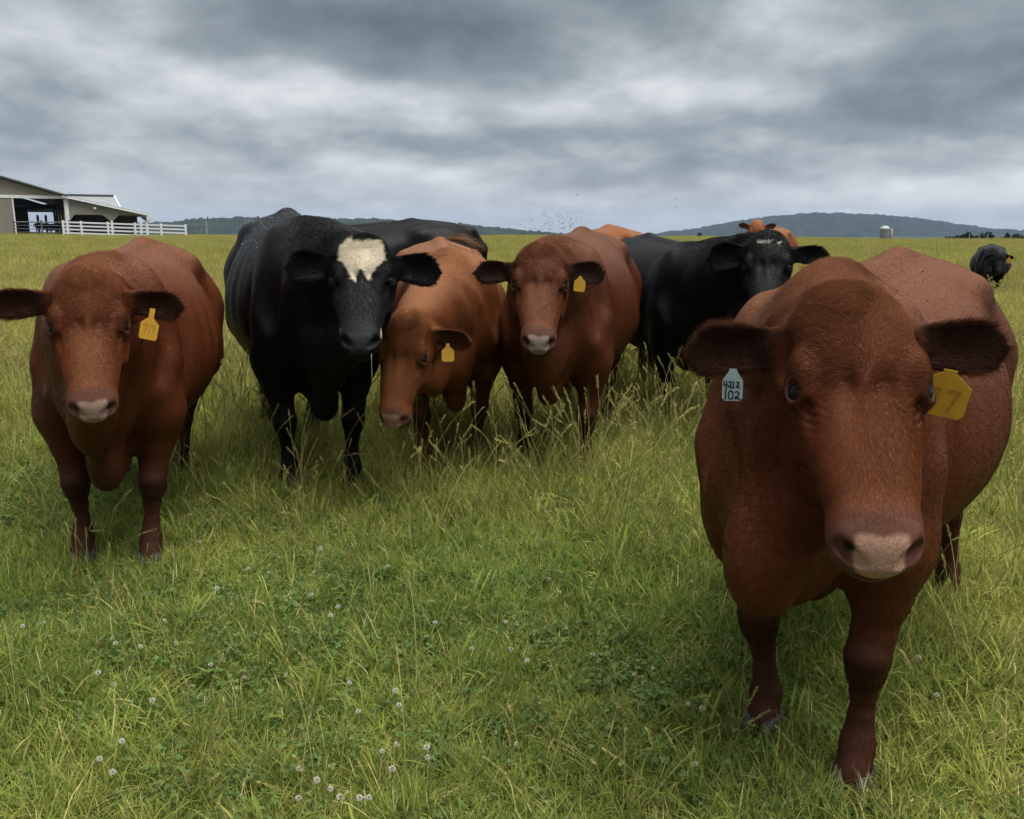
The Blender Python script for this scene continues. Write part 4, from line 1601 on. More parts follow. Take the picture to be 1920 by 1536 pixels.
def stalk(name, n, radius, hmin, hmax, thick=1.0, head=True):
    """flowering grass stems, some nodding, with narrow seed heads"""
    L = Leaves()
    for _ in range(n):
        r = radius * math.sqrt(RNG.random())
        a = RNG.uniform(0, 6.283)
        az = RNG.uniform(0, 6.283)
        d = np.array([math.cos(az), math.sin(az), 0])
        side = np.array([-d[1], d[0], 0])
        ln = RNG.uniform(hmin, hmax)
        ang = abs(RNG.normal(0.10, 0.16))
        bend = RNG.uniform(0.02, 0.16)
        q = np.array([r * math.cos(a), r * math.sin(a), -0.01])
        pts = []
        K = 8
        bt = RNG.random()
        for i in range(K + 1):
            pts.append(q.copy())
            q = q + ln / K * (d * math.sin(ang) + np.array([0, 0, 1.0]) * math.cos(ang))
            ang += bend * (0.3 + 1.4 * i / K)
        w_ = 0.00075 * thick
        L.strip(pts, [w_] * K + [w_ * 0.5], side, bt * 0.9)
        L.strip(pts, [w_] * K + [w_ * 0.5], np.cross(side, unit(pts[-1] - pts[0])), bt * 0.9)
        if head:
            ax = unit(pts[-1] - pts[-2])
            hl = RNG.uniform(0.045, 0.10)
            m = 11
            for i in range(m):
                p = pts[-1] - ax * hl * (1 - i / m)
                for s_ in (1, -1):
                    o_ = unit(side * s_ * RNG.uniform(0.3, 1.0) + np.cross(side, ax) * RNG.normal(0, 0.6))
                    tip = p + ax * 0.012 + o_ * 0.0045 * thick
                    mid = (p + tip) / 2 + o_ * 0.001
                    L.strip([p, mid, tip], [0.0006 * thick, 0.0013 * thick, 0], np.cross(o_, ax), min(0.9, 0.4 + 0.5 * RNG.random()))
    return L.obj(name, M_STALK)


tufts = bpy.data.collections.new('pasture_plants')
VARS = []


def reg(o):
    tufts.objects.link(o)
    VARS.append(o.name)
    return len(VARS) - 1


V_SHORT = [reg(tuft('a%02d' % i, 46, 0.060, 0.045, 0.125, 0.0015, 0.9)) for i in range(5)]
V_TALL = [reg(tuft('b%02d' % i, 20, 0.065, 0.11, 0.25, 0.0014, 0.55, 5)) for i in range(4)]
V_CLOV = [reg(clover('c%02d' % i, 20, 0.07)) for i in range(4)]
V_STALK = [reg(stalk('d%02d' % i, 2, 0.05, 0.30, 0.62, 1.5)) for i in range(6)]
V_BROAD = [reg(tuft('e%02d' % i, 7, 0.020, 0.10, 0.24, 0.0042, 0.8, 5)) for i in range(3)]
V_MID = [reg(sward('f%02d' % i, 0.85, 95, 40, 0.13, 0.10, 0.28, 0.0030, 0.5, 3)) for i in range(6)]
V_TURF = [reg(sward('j%02d' % i, 0.30, 80, 38, 0.055, 0.05, 0.135, 0.0014, 0.9, 4)) for i in range(8)]
V_MSTALK = [reg(stalk('g%02d' % i, 6, 0.16, 0.26, 0.46, 2.2)) for i in range(3)]
V_FAR = [reg(tuft('h%02d' % i, 120, 0.42, 0.12, 0.30, 0.0075, 0.4, 2)) for i in range(4)]
V_FSTALK = [reg(tuft('i%02d' % i, 60, 0.42, 0.22, 0.36, 0.0050, 0.25, 2, M_STALK)) for i in range(2)]
tufts_order = sorted(VARS)
IDX = {n: i for i, n in enumerate(tufts_order)}


def tallness(x, y):
    """0 = short grazed clover turf, 1 = tall stemmy grass; tall among the herd, short in front of it"""
    p = np.stack([x, y, np.zeros_like(x)], 1)
    n = fbm(p, 2.2, 41, 3) * 0.30 + fbm(p, 0.8, 43, 2) * 0.20
    base = sstep(2.9, 4.2, y + 0.30 * np.clip(x, -2, 2)) * (0.95 - 0.35 * sstep(-1.0, -1.9, x) * sstep(5.2, 3.4, y))
    right = 0.42 * sstep(0.9, 1.7, x) * sstep(1.5, 2.6, y)
    mid = 0.38 * np.exp(-((x - 0.30) / 0.55)**2 - ((y - 3.3) / 0.9)**2)
    return np.clip(base + right + mid + n * 0.55, 0, 1)


def wedge(n, y0, y1, side=0.66, pad=0.9):
    y = np.sqrt(RNG.random(n) * (y1**2 - y0**2) + y0**2)
    y = y0 + (y - y0)
    x = RNG.uniform(-1, 1, n) * (side * y + pad)
    return x, y


HOOVES = []
for c_ in COWS:
    for hp in c_.hoof:
        q = c_.root.location + Matrix.Rotation(c_.root.rotation_euler[2], 3, 'Z') @ (Vector(hp) * c_.scale)
        HOOVES.append((q.x, q.y))
HOOVES = np.array(HOOVES)

SC = []      # x, y, variant, yaw, tilt x, tilt y, scale, tint


def scatter(n, y0, y1, variants, prob, smin_, smax_, tilt=0.15, clear=0.0, tint=0.0):
    x, y = wedge(n, y0, y1)
    t = tallness(x, y)
    keep = RNG.random(n) < prob(t, x, y)
    if clear:
        d = np.min(np.hypot(x[:, None] - HOOVES[:, 0], y[:, None] - HOOVES[:, 1]), 1)
        keep &= d > clear
    x, y, t = x[keep], y[keep], t[keep]
    m = len(x)
    v = np.array([IDX[VARS[i]] for i in variants])[RNG.integers(0, len(variants), m)]
    p = np.stack([x, y, np.zeros(m)], 1)
    hue = 0.33 + 0.30 * fbm(p, 1.6, 77, 3) + 0.20 * fbm(p, 6.0, 78, 2) + 0.22 * (t - 0.4) + tint + 0.46 * sstep(3.2, 13, y)
    sc_ = RNG.uniform(smin_, smax_, m)
    SC.append(np.stack([x, y, v, RNG.uniform(0, 6.283, m), RNG.normal(0, tilt, m), RNG.normal(0, tilt, m), sc_ * (0.75 + 0.5 * t), np.clip(hue, 0, 1)], 1))


def sheet(y0, y1, step_, variants, smin_, smax_):
    """squares of turf laid side by side, each turned and jittered"""
    gy = np.arange(y0, y1, step_)
    gx = np.arange(-20, 20, step_)
    x, y = [q.ravel() for q in np.meshgrid(gx, gy)]
    ok = np.abs(x) < 0.66 * y + 0.9
    x, y = x[ok] + RNG.uniform(-.05, .05, ok.sum()) * step_, y[ok] + RNG.uniform(-.05, .05, ok.sum()) * step_
    m = len(x)
    t = tallness(x, y)
    v = np.array([IDX[VARS[i]] for i in variants])[RNG.integers(0, len(variants), m)]
    p = np.stack([x, y, np.zeros(m)], 1)
    hue = 0.30 + 0.30 * fbm(p, 1.6, 77, 3) + 0.12 * fbm(p, 4.0, 78, 2) + 0.22 * (t - 0.4) + 0.46 * sstep(3.2, 13, y)
    rot = RNG.integers(0, 4, m) * (math.pi / 2) + RNG.normal(0, 0.12, m)
    SC.append(np.stack([x, y, v, rot, np.zeros(m), np.zeros(m), RNG.uniform(smin_, smax_, m) * (1.08 - 0.42 * cl_(x, y) * (1 - t) * (y < 7)), np.clip(hue, 0, 1)], 1))


cl_ = lambda x, y: np.clip(0.55 + 0.75 * fbm(np.stack([x, y, 0 * x], 1), 2.6, 51, 3), 0, 1)
sheet(0.8, 6.8, 0.27, V_TURF, 0.95, 1.25)
scatter(10000, 0.85, 6.0, V_CLOV, lambda t, x, y: cl_(x, y)**2.2 * (1.0 - 0.75 * t), 0.7, 1.0, 0.15, 0.04)
scatter(9000, 0.9, 7.5, V_TALL, lambda t, x, y: 0.22 + 0.38 * t**1.3, 0.7, 1.15, 0.22, 0.07)
scatter(2600, 0.9, 6.0, V_BROAD, lambda t, x, y: 0.6 + 0 * t, 0.7, 1.3, 0.35, 0.06)
scatter(4200, 1.2, 7.5, V_STALK, lambda t, x, y: 0.38 + 0.45 * t**1.4, 0.7, 1.15, 0.14, 0.05)
sheet(6.2, 25.0, 0.72, V_MID, 0.85, 1.15)
scatter(4200, 6.5, 26.0, V_MSTALK, lambda t, x, y: 0.9 + 0 * t, 0.8, 1.2, 0.12, 0.0)
scatter(30000, 22.0, 112.0, V_FAR, lambda t, x, y: 0.95 + 0 * t, 0.8, 1.3, 0.10)
scatter(9000, 24.0, 112.0, V_FSTALK, lambda t, x, y: 0.9 + 0 * t, 0.8, 1.2, 0.08)
for hx, hy in HOOVES[np.hypot(HOOVES[:, 0], HOOVES[:, 1]) < 8]:      # turf closing round every hoof
    m = 16
    a = RNG.uniform(0, 6.283, m)
    rr = RNG.uniform(0.075, 0.14, m)
    x, y = hx + rr * np.cos(a), hy + rr * np.sin(a)
    v = np.array([IDX[VARS[i]] for i in V_SHORT])[RNG.integers(0, len(V_SHORT), m)]
    SC.append(np.stack([x, y, v, RNG.uniform(0, 6.283, m), RNG.normal(0, 0.2, m), RNG.normal(0, 0.2, m), RNG.uniform(0.7, 1.05, m), RNG.uniform(0.25, 0.6, m)], 1))
SC = np.concatenate(SC)

gm = bpy.data.meshes.new('grass')
gm.vertices.add(len(SC))
gm.vertices.foreach_set('co', np.stack([SC[:, 0], SC[:, 1], ground_z(SC[:, 0], SC[:, 1]) - 0.004], 1).astype(np.float32).ravel())
for nm, ty, arr in (('vid', 'INT', SC[:, 2].astype(np.int32)), ('siz', 'FLOAT', SC[:, 6].astype(np.float32)), ('tint', 'FLOAT', SC[:, 7].astype(np.float32))):
    gm.attributes.new(nm, ty, 'POINT').data.foreach_set('value', arr)
gm.attributes.new('rot', 'FLOAT_VECTOR', 'POINT').data.foreach_set('vector', SC[:, [4, 5, 3]].astype(np.float32).ravel())
grass = new_obj('grass', gm)
tag(grass, 'tall and short meadow grass, clover leaves and seed stalks covering the pasture', 'grass', kind='stuff')
ng = bpy.data.node_groups.new('grass scatter', 'GeometryNodeTree')
ng.interface.new_socket('Geometry', in_out='INPUT', socket_type='NodeSocketGeometry')
ng.interface.new_socket('Geometry', in_out='OUTPUT', socket_type='NodeSocketGeometry')
gi, go = ng.nodes.new('NodeGroupInput'), ng.nodes.new('NodeGroupOutput')
ci = ng.nodes.new('GeometryNodeCollectionInfo')
ci.inputs['Collection'].default_value = tufts
ci.inputs['Separate Children'].default_value = True
ci.inputs['Reset Children'].default_value = True
iop = ng.nodes.new('GeometryNodeInstanceOnPoints')
iop.inputs['Pick Instance'].default_value = True


def named(nm, ty):
    nd = ng.nodes.new('GeometryNodeInputNamedAttribute')
    nd.data_type = ty
    nd.inputs['Name'].default_value = nm
    return nd.outputs['Attribute']


ng.links.new(gi.outputs[0], iop.inputs['Points'])
ng.links.new(ci.outputs[0], iop.inputs['Instance'])
ng.links.new(named('vid', 'INT'), iop.inputs['Instance Index'])
e2r = ng.nodes.new('FunctionNodeEulerToRotation')
ng.links.new(named('rot', 'FLOAT_VECTOR'), e2r.inputs[0])
ng.links.new(e2r.outputs[0], iop.inputs['Rotation'])
ng.links.new(named('siz', 'FLOAT'), iop.inputs['Scale'])
ng.links.new(iop.outputs[0], go.inputs[0])
grass.modifiers.new('scatter', 'NODES').node_group = ng


# ================================================================== barn, fences, silo, hills
def siding(name, col, per=5.0):
    """ribbed metal cladding"""
    m, nt, b = material(name)
    tc = nt.node('ShaderNodeTexCoord').outputs['Object']
    wv = nt.node('ShaderNodeTexWave', wave_type='BANDS', bands_direction='X')
    nt.put(wv.inputs[0], tc)
    wv.inputs['Scale'].default_value = per
    n = nt.noise(tc, 0.8, 4.0, 0.6)
    c = nt.node('ShaderNodeVectorMath', operation='SCALE')
    c.inputs[0].default_value = col
    nt.put(c.inputs['Scale'], nt.range(n, 0.3, 0.7, 0.9, 1.1))
    nt.put(b.inputs['Base Color'], c.outputs[0])
    b.inputs['Roughness'].default_value = 0.5
    bp = nt.node('ShaderNodeBump')
    bp.inputs['Strength'].default_value = 0.8
    bp.inputs['Distance'].default_value = 0.05
    nt.put(bp.inputs['Height'], wv.outputs['Fac'])
    nt.put(b.inputs['Normal'], bp.outputs[0])
    return m


M_TAN = siding('tan metal siding', (0.33, 0.295, 0.245))
M_TRIM = plain('white trim', (0.72, 0.73, 0.74), 0.5)
M_ROOFG = siding('grey metal roofing', (0.27, 0.29, 0.31), 3.0)
M_ROOFD = plain('dark roof edge', (0.060, 0.058, 0.055), 0.6)
M_INNER = plain('barn timber', (0.060, 0.048, 0.036), 0.8)
M_RAIL = plain('white vinyl rail', (0.74, 0.75, 0.77), 0.45)
M_GALV = plain('galvanised steel', (0.16, 0.17, 0.17), 0.5, metal=0.5)
M_GALV_L = plain('weathered metal dome', (0.36, 0.37, 0.38), 0.5)
M_WOODG = plain('weathered post', (0.30, 0.29, 0.27), 0.8)


def build_barn():
    G = 1.0
    y0 = 98.0
    b = empty('barn', (-50, y0, G), math.radians(31))
    tag(b, 'tan metal barn with an open bay and a lean-to on the left horizon', 'barn')
    lx = lambda x: x + 50.0
    lz = lambda z: z - G

    def part(name, mat, fn, parent=b, bevel=0.0):
        m = MB()
        fn(m)
        return m.build(name, mat, parent, bevel=bevel)
    # main gable: ridge beyond the left edge of the picture
    rx, rz_ = -66.0, 10.36
    ex, ez = -49.75, 5.30
    lxm = 2 * rx - ex
    part('gable_wall', M_TAN, lambda m: m.prism([(lx(lxm), lz(5.55)), (lx(ex), lz(5.55)), (lx(ex - 0.75), lz(5.60)), (lx(rx), lz(rz_ - 0.05)), (lx(lxm + 0.75), lz(5.60))], 0.0, 0.2))
    part('wall_panel', M_TAN, lambda m: m.box((lx(lxm), 0, 0), (lx(-55.05), 0.2, lz(5.22))))
    part('side_wall', M_TAN, lambda m: m.box((lx(lxm), 0.25, 0), (lx(lxm) + 0.2, 29.8, lz(5.2))))
    part('header_beam', M_TRIM, lambda m: m.box((lx(lxm) - .1, -0.06, lz(5.22)), (lx(ex) + 0.35, 0.14, lz(5.54))))
    part('door_post', M_TRIM, lambda m: m.box((lx(-55.06), -0.05, 0), (lx(-54.93), 0.22, lz(5.22))))
    part('corner_post', M_TRIM, lambda m: m.box((lx(-50.05), -0.05, 0), (lx(-49.62), 0.3, lz(5.22))))
    # roof slabs
    def slab(m, p, q, th=0.22, a=-0.45, c=30.2):
        (x0, z0), (x1, z1) = p, q
        m.prism([(lx(x0), lz(z0)), (lx(x1), lz(z1)), (lx(x1), lz(z1) + th), (lx(x0), lz(z0) + th)], a, c)
    rf = part('roof', M_ROOFG, lambda m: slab(m, (rx, rz_), (ex + 0.2, ez + 0.12)))
    part('roof', M_ROOFG, lambda m: slab(m, (lxm - 0.2, ez + 0.12), (rx - 0.01, rz_)))
    part('fascia', M_ROOFD, lambda m: slab(m, (rx, rz_ + 0.05), (ex + 0.1, ez + 0.17), 0.14, -0.55, -0.46), rf)
    part('lean_roof', M_ROOFG, lambda m: slab(m, (-50.2, 5.50), (-41.1, 3.50), 0.16, -0.40, 30.2))
    part('fascia', M_TRIM, lambda m: slab(m, (-50.2, 5.40), (-41.1, 3.40), 0.20, -0.50, -0.41))
    # lean-to front with two chamfered openings
    prof = [(-49.6, 5.38), (-41.55, 3.56), (-41.55, 2.85), (-41.86, 2.96), (-42.4, 3.53), (-44.49, 3.53), (-45.15, 2.90), (-45.51, 2.90), (-46.23, 3.53), (-49.09, 3.53), (-49.6, 2.85)]
    part('lean_wall', M_TAN, lambda m: m.prism([(lx(x), lz(z)) for x, z in prof], 0.02, 0.2))
    for x in (-45.43, -41.7):
        part('lean_post', M_TRIM, lambda m: m.box((lx(x) - 0.02, 0.0, 0), (lx(x) + 0.24, 0.24, lz(2.92))))
    part('brace', M_TRIM, lambda m: m.tube([(lx(-41.5), 0.1, lz(2.6)), (lx(-40.9), 0.1, lz(3.45))], 0.06, 6))
    part('wall_lamp', M_TRIM, lambda m: m.tube([(lx(-47.0), -0.02, lz(4.25)), (lx(-47.0), -0.22, lz(4.25)), (lx(-46.9), -0.3, lz(4.15))], [0.12, 0.15, 0.10], 8))
    part('gable_vent', M_TRIM, lambda m: m.box((lx(-57.2), -0.08, lz(6.4)), (lx(-56.7), 0.0, lz(6.9))))
    # far end: open bay that lets the sky and the hills show through
    part('back_wall', M_INNER, lambda m: m.box((lx(lxm), 29.8, 0), (-2.6, 30.0, lz(5.2))))
    part('back_wall', M_INNER, lambda m: m.prism([(-2.6, 3.4), (2.4, 3.4), (2.4, 4.0), (0.3, 4.5), (-2.6, 4.5)], 29.79, 30.02))
    part('back_gable', M_INNER, lambda m: m.prism([(lx(lxm), lz(5.21)), (lx(ex), lz(5.21)), (lx(rx), lz(rz_ + 0.08))], 29.8, 30.0))
    part('back_wall', M_INNER, lambda m: m.prism([(2.4, 0.0), (8.4, 0.0), (8.4, 2.62), (2.4, 3.95)], 29.8, 30.0))
    part('lintel', M_TRIM, lambda m: m.box((-2.6, 29.55, lz(4.42)), (2.4, 29.78, lz(4.85))))
    part('dark_backing', M_INNER, lambda m: m.box((4.1, 9.8, 0), (8.75, 10.0, 2.62)))  # added dark panel that makes the right-hand opening read dark
    for x in (-51.6, -50.6, -49.2):
        part('bay_post', M_INNER, lambda m: m.box((lx(x), 29.8, 0), (lx(x) + 0.3, 30.05, lz(4.0))))
    for k in range(5):
        part('row_post', M_INNER, lambda m: m.box((lx(-49.75), 5.0 + 5 * k, 0), (lx(-49.5), 5.25 + 5 * k, lz(5.2))))
    # building behind, its roof plane turned to the camera
    s = empty('shed', (-66.6, 136, 0.5), math.radians(28))
    s.scale = (1.15, 1.15, 1.15)
    tag(s, 'shed with a pale metal roof and dark ridge behind the barn', 'shed')
    m = MB()
    m.box((-3.3, 0.5, 0), (4.3, 9.5, 4.2))
    m.build('wall', M_TAN, s)
    m = MB()
    m.add([(-3.4, 0, 4.3), (4.6, 0, 4.3), (4.25, 5, 5.95), (-3.4, 5, 5.95), (-3.4, 0, 4.2), (4.6, 0, 4.2), (4.25, 5, 5.85), (-3.4, 5, 5.85)],
          [(0, 1, 2, 3), (7, 6, 5, 4), (0, 4, 5, 1), (1, 5, 6, 2), (2, 6, 7, 3), (3, 7, 4, 0)])
    r = m.build('roof', M_ROOFG, s)
    MB().box((-3.4, 4.9, 5.96), (4.25, 5.3, 6.22)).build('ridge', M_ROOFD, r)
    m = MB()
    m.tube([(4.65, -0.02, 4.34), (4.32, 5.0, 6.0)], 0.13, 6)
    m.build('verge', M_TRIM, r)


build_barn()


def white_fence():
    f = empty('rail_fence', (-45, 92, 1.05))
    tag(f, 'white four-rail fence running right from the barn lean-to', 'fence')
    px_ = [-47.3, -45.4, -42.6, -39.75, -39.1, -37.0, -34.42]
    zt = lambda x: 1.72 - 0.032 * (x + 45) - 0.05
    for x in px_:
        MB().box((x + 45 - 0.09, -0.09, 0.0), (x + 45 + 0.09, 0.09, zt(x))).build('post', M_RAIL, f, bevel=0.012)
    for a, c in zip(px_[:-1], px_[1:]):
        for k in range(4):
            m = MB()
            za, zc = zt(a) - 0.26 - 0.37 * k, zt(c) - 0.26 - 0.37 * k
            x0, x1 = a + 45 + 0.09, c + 45 - 0.09
            m.add([(x0, -0.04, za), (x1, -0.04, zc), (x1, 0.04, zc), (x0, 0.04, za), (x0, -0.04, za + 0.17), (x1, -0.04, zc + 0.17), (x1, 0.04, zc + 0.17), (x0, 0.04, za + 0.17)],
                  [(0, 3, 2, 1), (4, 5, 6, 7), (0, 1, 5, 4), (1, 2, 6, 5), (2, 3, 7, 6), (3, 0, 4, 7)])
            m.build('rail', M_RAIL, f)
    g = empty('pen_fence', (-50.6, 94, 1.1))
    tag(g, 'grey steel pen fence in front of the open barn bay', 'fence')
    for x in (-3.05, -0.05, 2.95):
        MB().tube([(x, 0, 0), (x, 0, 1.75)], 0.09, 8).build('post', M_GALV, g)
    for k, z in enumerate((1.55, 1.2, 0.85, 0.5)):
        MB().tube([(-3.0, 0.0, z), (2.95, 0, z - 0.05)], 0.075 if k == 0 else 0.04, 6).build('rail', M_GALV, g)


white_fence()


def build_silo():
    s = empty('silo', (201.0, 470, -6.0))
    tag(s, 'pale concrete silo with a domed cap in front of the right hill', 'silo')
    conc = plain('silo concrete', (0.20, 0.185, 0.16), 0.8, bump=0.3, bscale=2.0, var=0.2, vscale=0.8)
    m = MB()
    m.tube([(0, 0, z) for z in np.linspace(0, 9.9, 12)], 2.5, 24, cap=False)
    m.build('stave_wall', conc, s, True)
    for k in range(9):
        m = MB()
        m.tube([(0, 0, 1 + k), (0, 0, 1.12 + k)], 2.56, 24)
        m.build('hoop', M_GALV, s)
    m = MB()
    m.tube([(0, 0, 9.9 + 2.0 * math.sin(t)) for t in np.linspace(0, 1.5, 7)], [2.62 * math.cos(t) for t in np.linspace(0, 1.5, 7)], 24)
    m.build('dome', M_GALV_L, s, True)
    m = MB()
    m.tube([(3.3, -0.5, 0), (3.3, -0.5, 10.4)], 0.75, 10)
    m.build('chute', conc, s, True)


build_silo()


# ------------------------------------------------------------------ hills
def hill_material(name, a, b_):
    m, nt, b = material(name)
    geo = nt.node('ShaderNodeNewGeometry').outputs['Position']
    n = nt.noise(geo, 0.022, 6.0, 0.75)
    nt.put(b.inputs['Base Color'], nt.mix(nt.range(n, 0.35, 0.65), a, b_))
    b.inputs['Roughness'].default_value = 1.0
    b.inputs['Specular IOR Level'].default_value = 0.0
    return m


def build_hill(name, label, prof, dist, depth, crown, seed, mat):
    """prof: (azimuth tangent, height above the eye as a tangent) along the skyline"""
    px_ = np.array([p[0] for p in prof], float)
    py_ = np.array([p[1] for p in prof], float)
    nx = 420
    u = np.linspace(px_[0], px_[-1], nx)
    xs = (u - 960) / 1600 * dist
    hh = (440.5 - np.interp(u, px_, py_)) / 1600 * dist + 1.35
    ks = np.array([-1.0, -0.75, -0.55, -0.4, -0.28, -0.18, -0.1, -0.05, 0.0, 0.06, 0.14, 0.3, 0.6, 1.0])
    r = np.random.default_rng(seed)
    V = []
    for k in ks:
        f = math.cos(min(1.0, abs(k)) * math.pi / 2)**0.9
        z = -8 + (hh + 8) * f
        p = np.stack([xs, np.full(nx, k * depth), np.zeros(nx)], 1)
        bump = crown * (0.9 * fbm(p, 0.035 * 40 / crown / 3, seed, 3) + 0.55 * r.normal(0, 0.6, nx)) * min(1, f * 1.5)
        V.append(np.stack([xs * (1 + k * depth / dist), np.full(nx, dist + k * depth), z + np.clip(bump, -crown, crown * 1.5)], 1))
    V = np.array(V)
    ny = len(ks)
    i, j = np.meshgrid(np.arange(nx - 1), np.arange(ny - 1))
    a = (j * nx + i).ravel()
    Q = np.stack([a, a + 1, a + nx + 1, a + nx], 1)
    o = new_obj(name, mesh_np(name, V.reshape(-1, 3), Q, mat))
    tag(o, label, kind='structure')


M_HILL = hill_material('wooded hillside', (0.009, 0.013, 0.011), (0.040, 0.050, 0.034))
build_hill('hills', 'long low wooded ridge on the left horizon',
           [(200, 424), (300, 421), (345, 419), (380, 415), (420, 413), (470, 411), (540, 412), (620, 413), (700, 415), (800, 418), (860, 423), (930, 430), (1010, 437), (1060, 442)], 1700, 420, 4.0, 61, M_HILL)
build_hill('hills', 'broad wooded hill on the right horizon',
           [(1190, 443), (1235, 438), (1290, 432), (1350, 421), (1430, 409), (1510, 403), (1560, 403), (1640, 407), (1700, 412), (1760, 420), (1830, 430), (1900, 434), (1960, 433), (2150, 430), (2400, 438)], 3200, 700, 5.0, 67, M_HILL)

M_LEAF_D = grass_material('dark tree leaf', (0.020, 0.035, 0.012), (0.035, 0.050, 0.018), (0.035, 0.045, 0.018), 0.2, 0.2)
M_BARK = plain('tree bark', (0.055, 0.045, 0.035), 0.9)


def far_tree(x, y, z0, height, width, label, seed):
    r = np.random.default_rng(seed)
    t = empty('tree', (x, y, z0))
    tag(t, label, 'tree', 'trees along the right horizon')
    m = MB()
    m.tube([(0, 0, 0), (0.05, 0, height * 0.4), (0, 0.05, height * 0.75)], [0.22, 0.15, 0.06], 7)
    for k in range(5):
        a = r.uniform(0, 6.28)
        m.tube([(0, 0, height * (0.3 + 0.08 * k)), (width * 0.3 * math.cos(a), width * 0.3 * math.sin(a), height * (0.5 + 0.08 * k))], [0.08, 0.03], 5)
    m.build('trunk', M_BARK, t)
    L = Leaves()
    lobes = [(r.normal(0, 0.22, 3) * [width, width, height * 0.5] + [0, 0, height * 0.62], r.uniform(0.25, 0.42)) for _ in range(9)]
    for c, s in lobes:
        for _ in range(90):
            d = r.normal(size=3)
            d /= np.linalg.norm(d)
            p = c + d * s * np.array([width, width, height * 0.55]) * r.uniform(0.6, 1.05) * 0.6
            a, b_ = unit(r.normal(size=3)), unit(r.normal(size=3))
            q = 0.30 * r.uniform(0.5, 1.2)
            L.fan(p, [p + a * q, p + b_ * q, p - a * q, p - b_ * q], r.random() * 0.9, 0.5)
    o = L.obj('crown', M_LEAF_D)
    COL.objects.link(o)
    o.parent = t


for i, (px_, py_, w_, lab) in enumerate([
        (1776, 437, 3.2, 'leftmost dark tree of the clump right of the silo'), (1793, 434, 3.6, 'second dark tree from the left in the clump right of the silo'),
        (1812, 433, 3.8, 'tall dark tree in the middle of the clump right of the silo'), (1835, 433, 4.2, 'rounded dark tree just left of the far black cow'),
        (1862, 434, 3.6, 'dark tree directly above the far black cow'), (1885, 436, 3.2, 'dark tree just right of the far black cow'),
        (1908, 437, 3.4, 'dark tree at the right edge of the picture'), (1312, 438.5, 2.4, 'lone dark bush left of the small orange cow'), (1371, 439.5, 2.0, 'tiny dark bush beside the small orange cow')]):
    far_tree((px_ - 960) / 1600 * 245, 250, -4.0, 5.35 + (440.5 - py_) / 1600 * 250, w_, lab, 300 + i)

for i, px_ in enumerate((1816, 1838, 1858, 1877, 1893, 1915)):
    x = (px_ - 960) / 1600 * 108
    y = 110 + 0.5 * i
    m = MB()
    m.tube([(0, 0, -0.4), (0, 0, 0.78)], [0.06, 0.05], 8)
    m.tube([(0, 0, 0.78), (0, 0, 0.82)], [0.065, 0.04], 8)
    o = m.build('fence_post', M_WOODG, None, loc=(x, y, float(ground_z(x, y)) + 0.05))
    tag(o, ('leftmost', 'second from left', 'third from left', 'fourth from left', 'second from right', 'rightmost')[i] + ' of the six thin white fence posts on the right horizon', 'post', 'white posts along the right horizon')

m = MB()
m.tube([(0, 0, -1), (0, 0, 2.1)], [0.10, 0.08], 8)
m.box((-0.35, -0.03, 1.7), (0.35, 0.03, 1.78))
tag(m.build('utility_pole', M_WOODG, None, loc=(-39.2, 112, 0.9)), 'short pale pole standing right of the white fence', 'pole')

hs_ = empty('house', (-459, 1492, 12.0))
tag(hs_, 'tiny white house on the wooded left ridge', 'house')
MB().box((-6, -4, -4), (6, 4, 5.2)).build('wall', M_TRIM, hs_)
MB().prism([(-6.6, 5.2), (6.6, 5.2), (0, 8.4)], -4.6, 4.6).build('roof', M_ROOFG, hs_)


# black cattle in the barn: copies of the far black cow
def copy_cow(src, x, y, z, rz, k, label):
    r = src.copy()
    COL.objects.link(r)
    r.location = (x, y, z)
    r.rotation_euler = (0, 0, rz)
    r.scale = (k, k, k)
    r['label'] = label
    r['group'] = 'black cattle inside the barn'
    for ch in src.children:
        if ch.name.startswith('ear_tag'):
            continue
        c = ch.copy()
        COL.objects.link(c)
        c.parent = r


for x, rz, wh in ((-56.4, 0.35, 'leftmost'), (-55.2, 3.4, 'middle'), (-54.2, -0.6, 'rightmost')):
    copy_cow(COWS[-1].root, x, 105.5 + (x + 55) * 0.5, float(ground_z(x, 98)) + 0.25, rz, 0.95, wh + ' of three black cows standing inside the open barn bay')


# ------------------------------------------------------------------ white clover in flower
def flower_mesh(seed):
    r = np.random.default_rng(seed)
    m = MB()
    m.tube([(0, 0, 0), (r.normal(0, .008), r.normal(0, .008), 0.06), (0, 0, 0.118)], [0.0012, 0.001, 0.001], 5)
    stem = m.mesh('stem', M_CLOVER, True)
    v, f = [], []
    for k in range(46):
        z = 1 - 2 * (k + 0.5) / 46 * 0.86
        a = k * 2.39996
        d = np.array([math.cos(a) * math.sqrt(1 - z * z), math.sin(a) * math.sqrt(1 - z * z), z])
        d2 = unit(d + np.array([0, 0, 0.35]) + r.normal(0, 0.12, 3))
        s_ = unit(np.cross(d2, [0.1, 0.2, 1.0]))
        b0 = np.array([0, 0, 0.122]) + d * 0.0028
        tip = b0 + d2 * 0.0085 * r.uniform(0.8, 1.15)
        mid = (b0 + tip) / 2
        n_ = np.cross(s_, d2)
        o = len(v)
        v += [b0, mid - s_ * 0.0018, tip, mid + s_ * 0.0018, mid + n_ * 0.0012]
        f += [(o, o + 1, o + 4), (o + 1, o + 2, o + 4), (o + 2, o + 3, o + 4), (o + 3, o, o + 4)]
    me = bpy.data.meshes.new('flower_head')
    me.from_pydata([tuple(q) for q in v], [], f)
    me.materials.append(M_PETAL)
    return stem, me


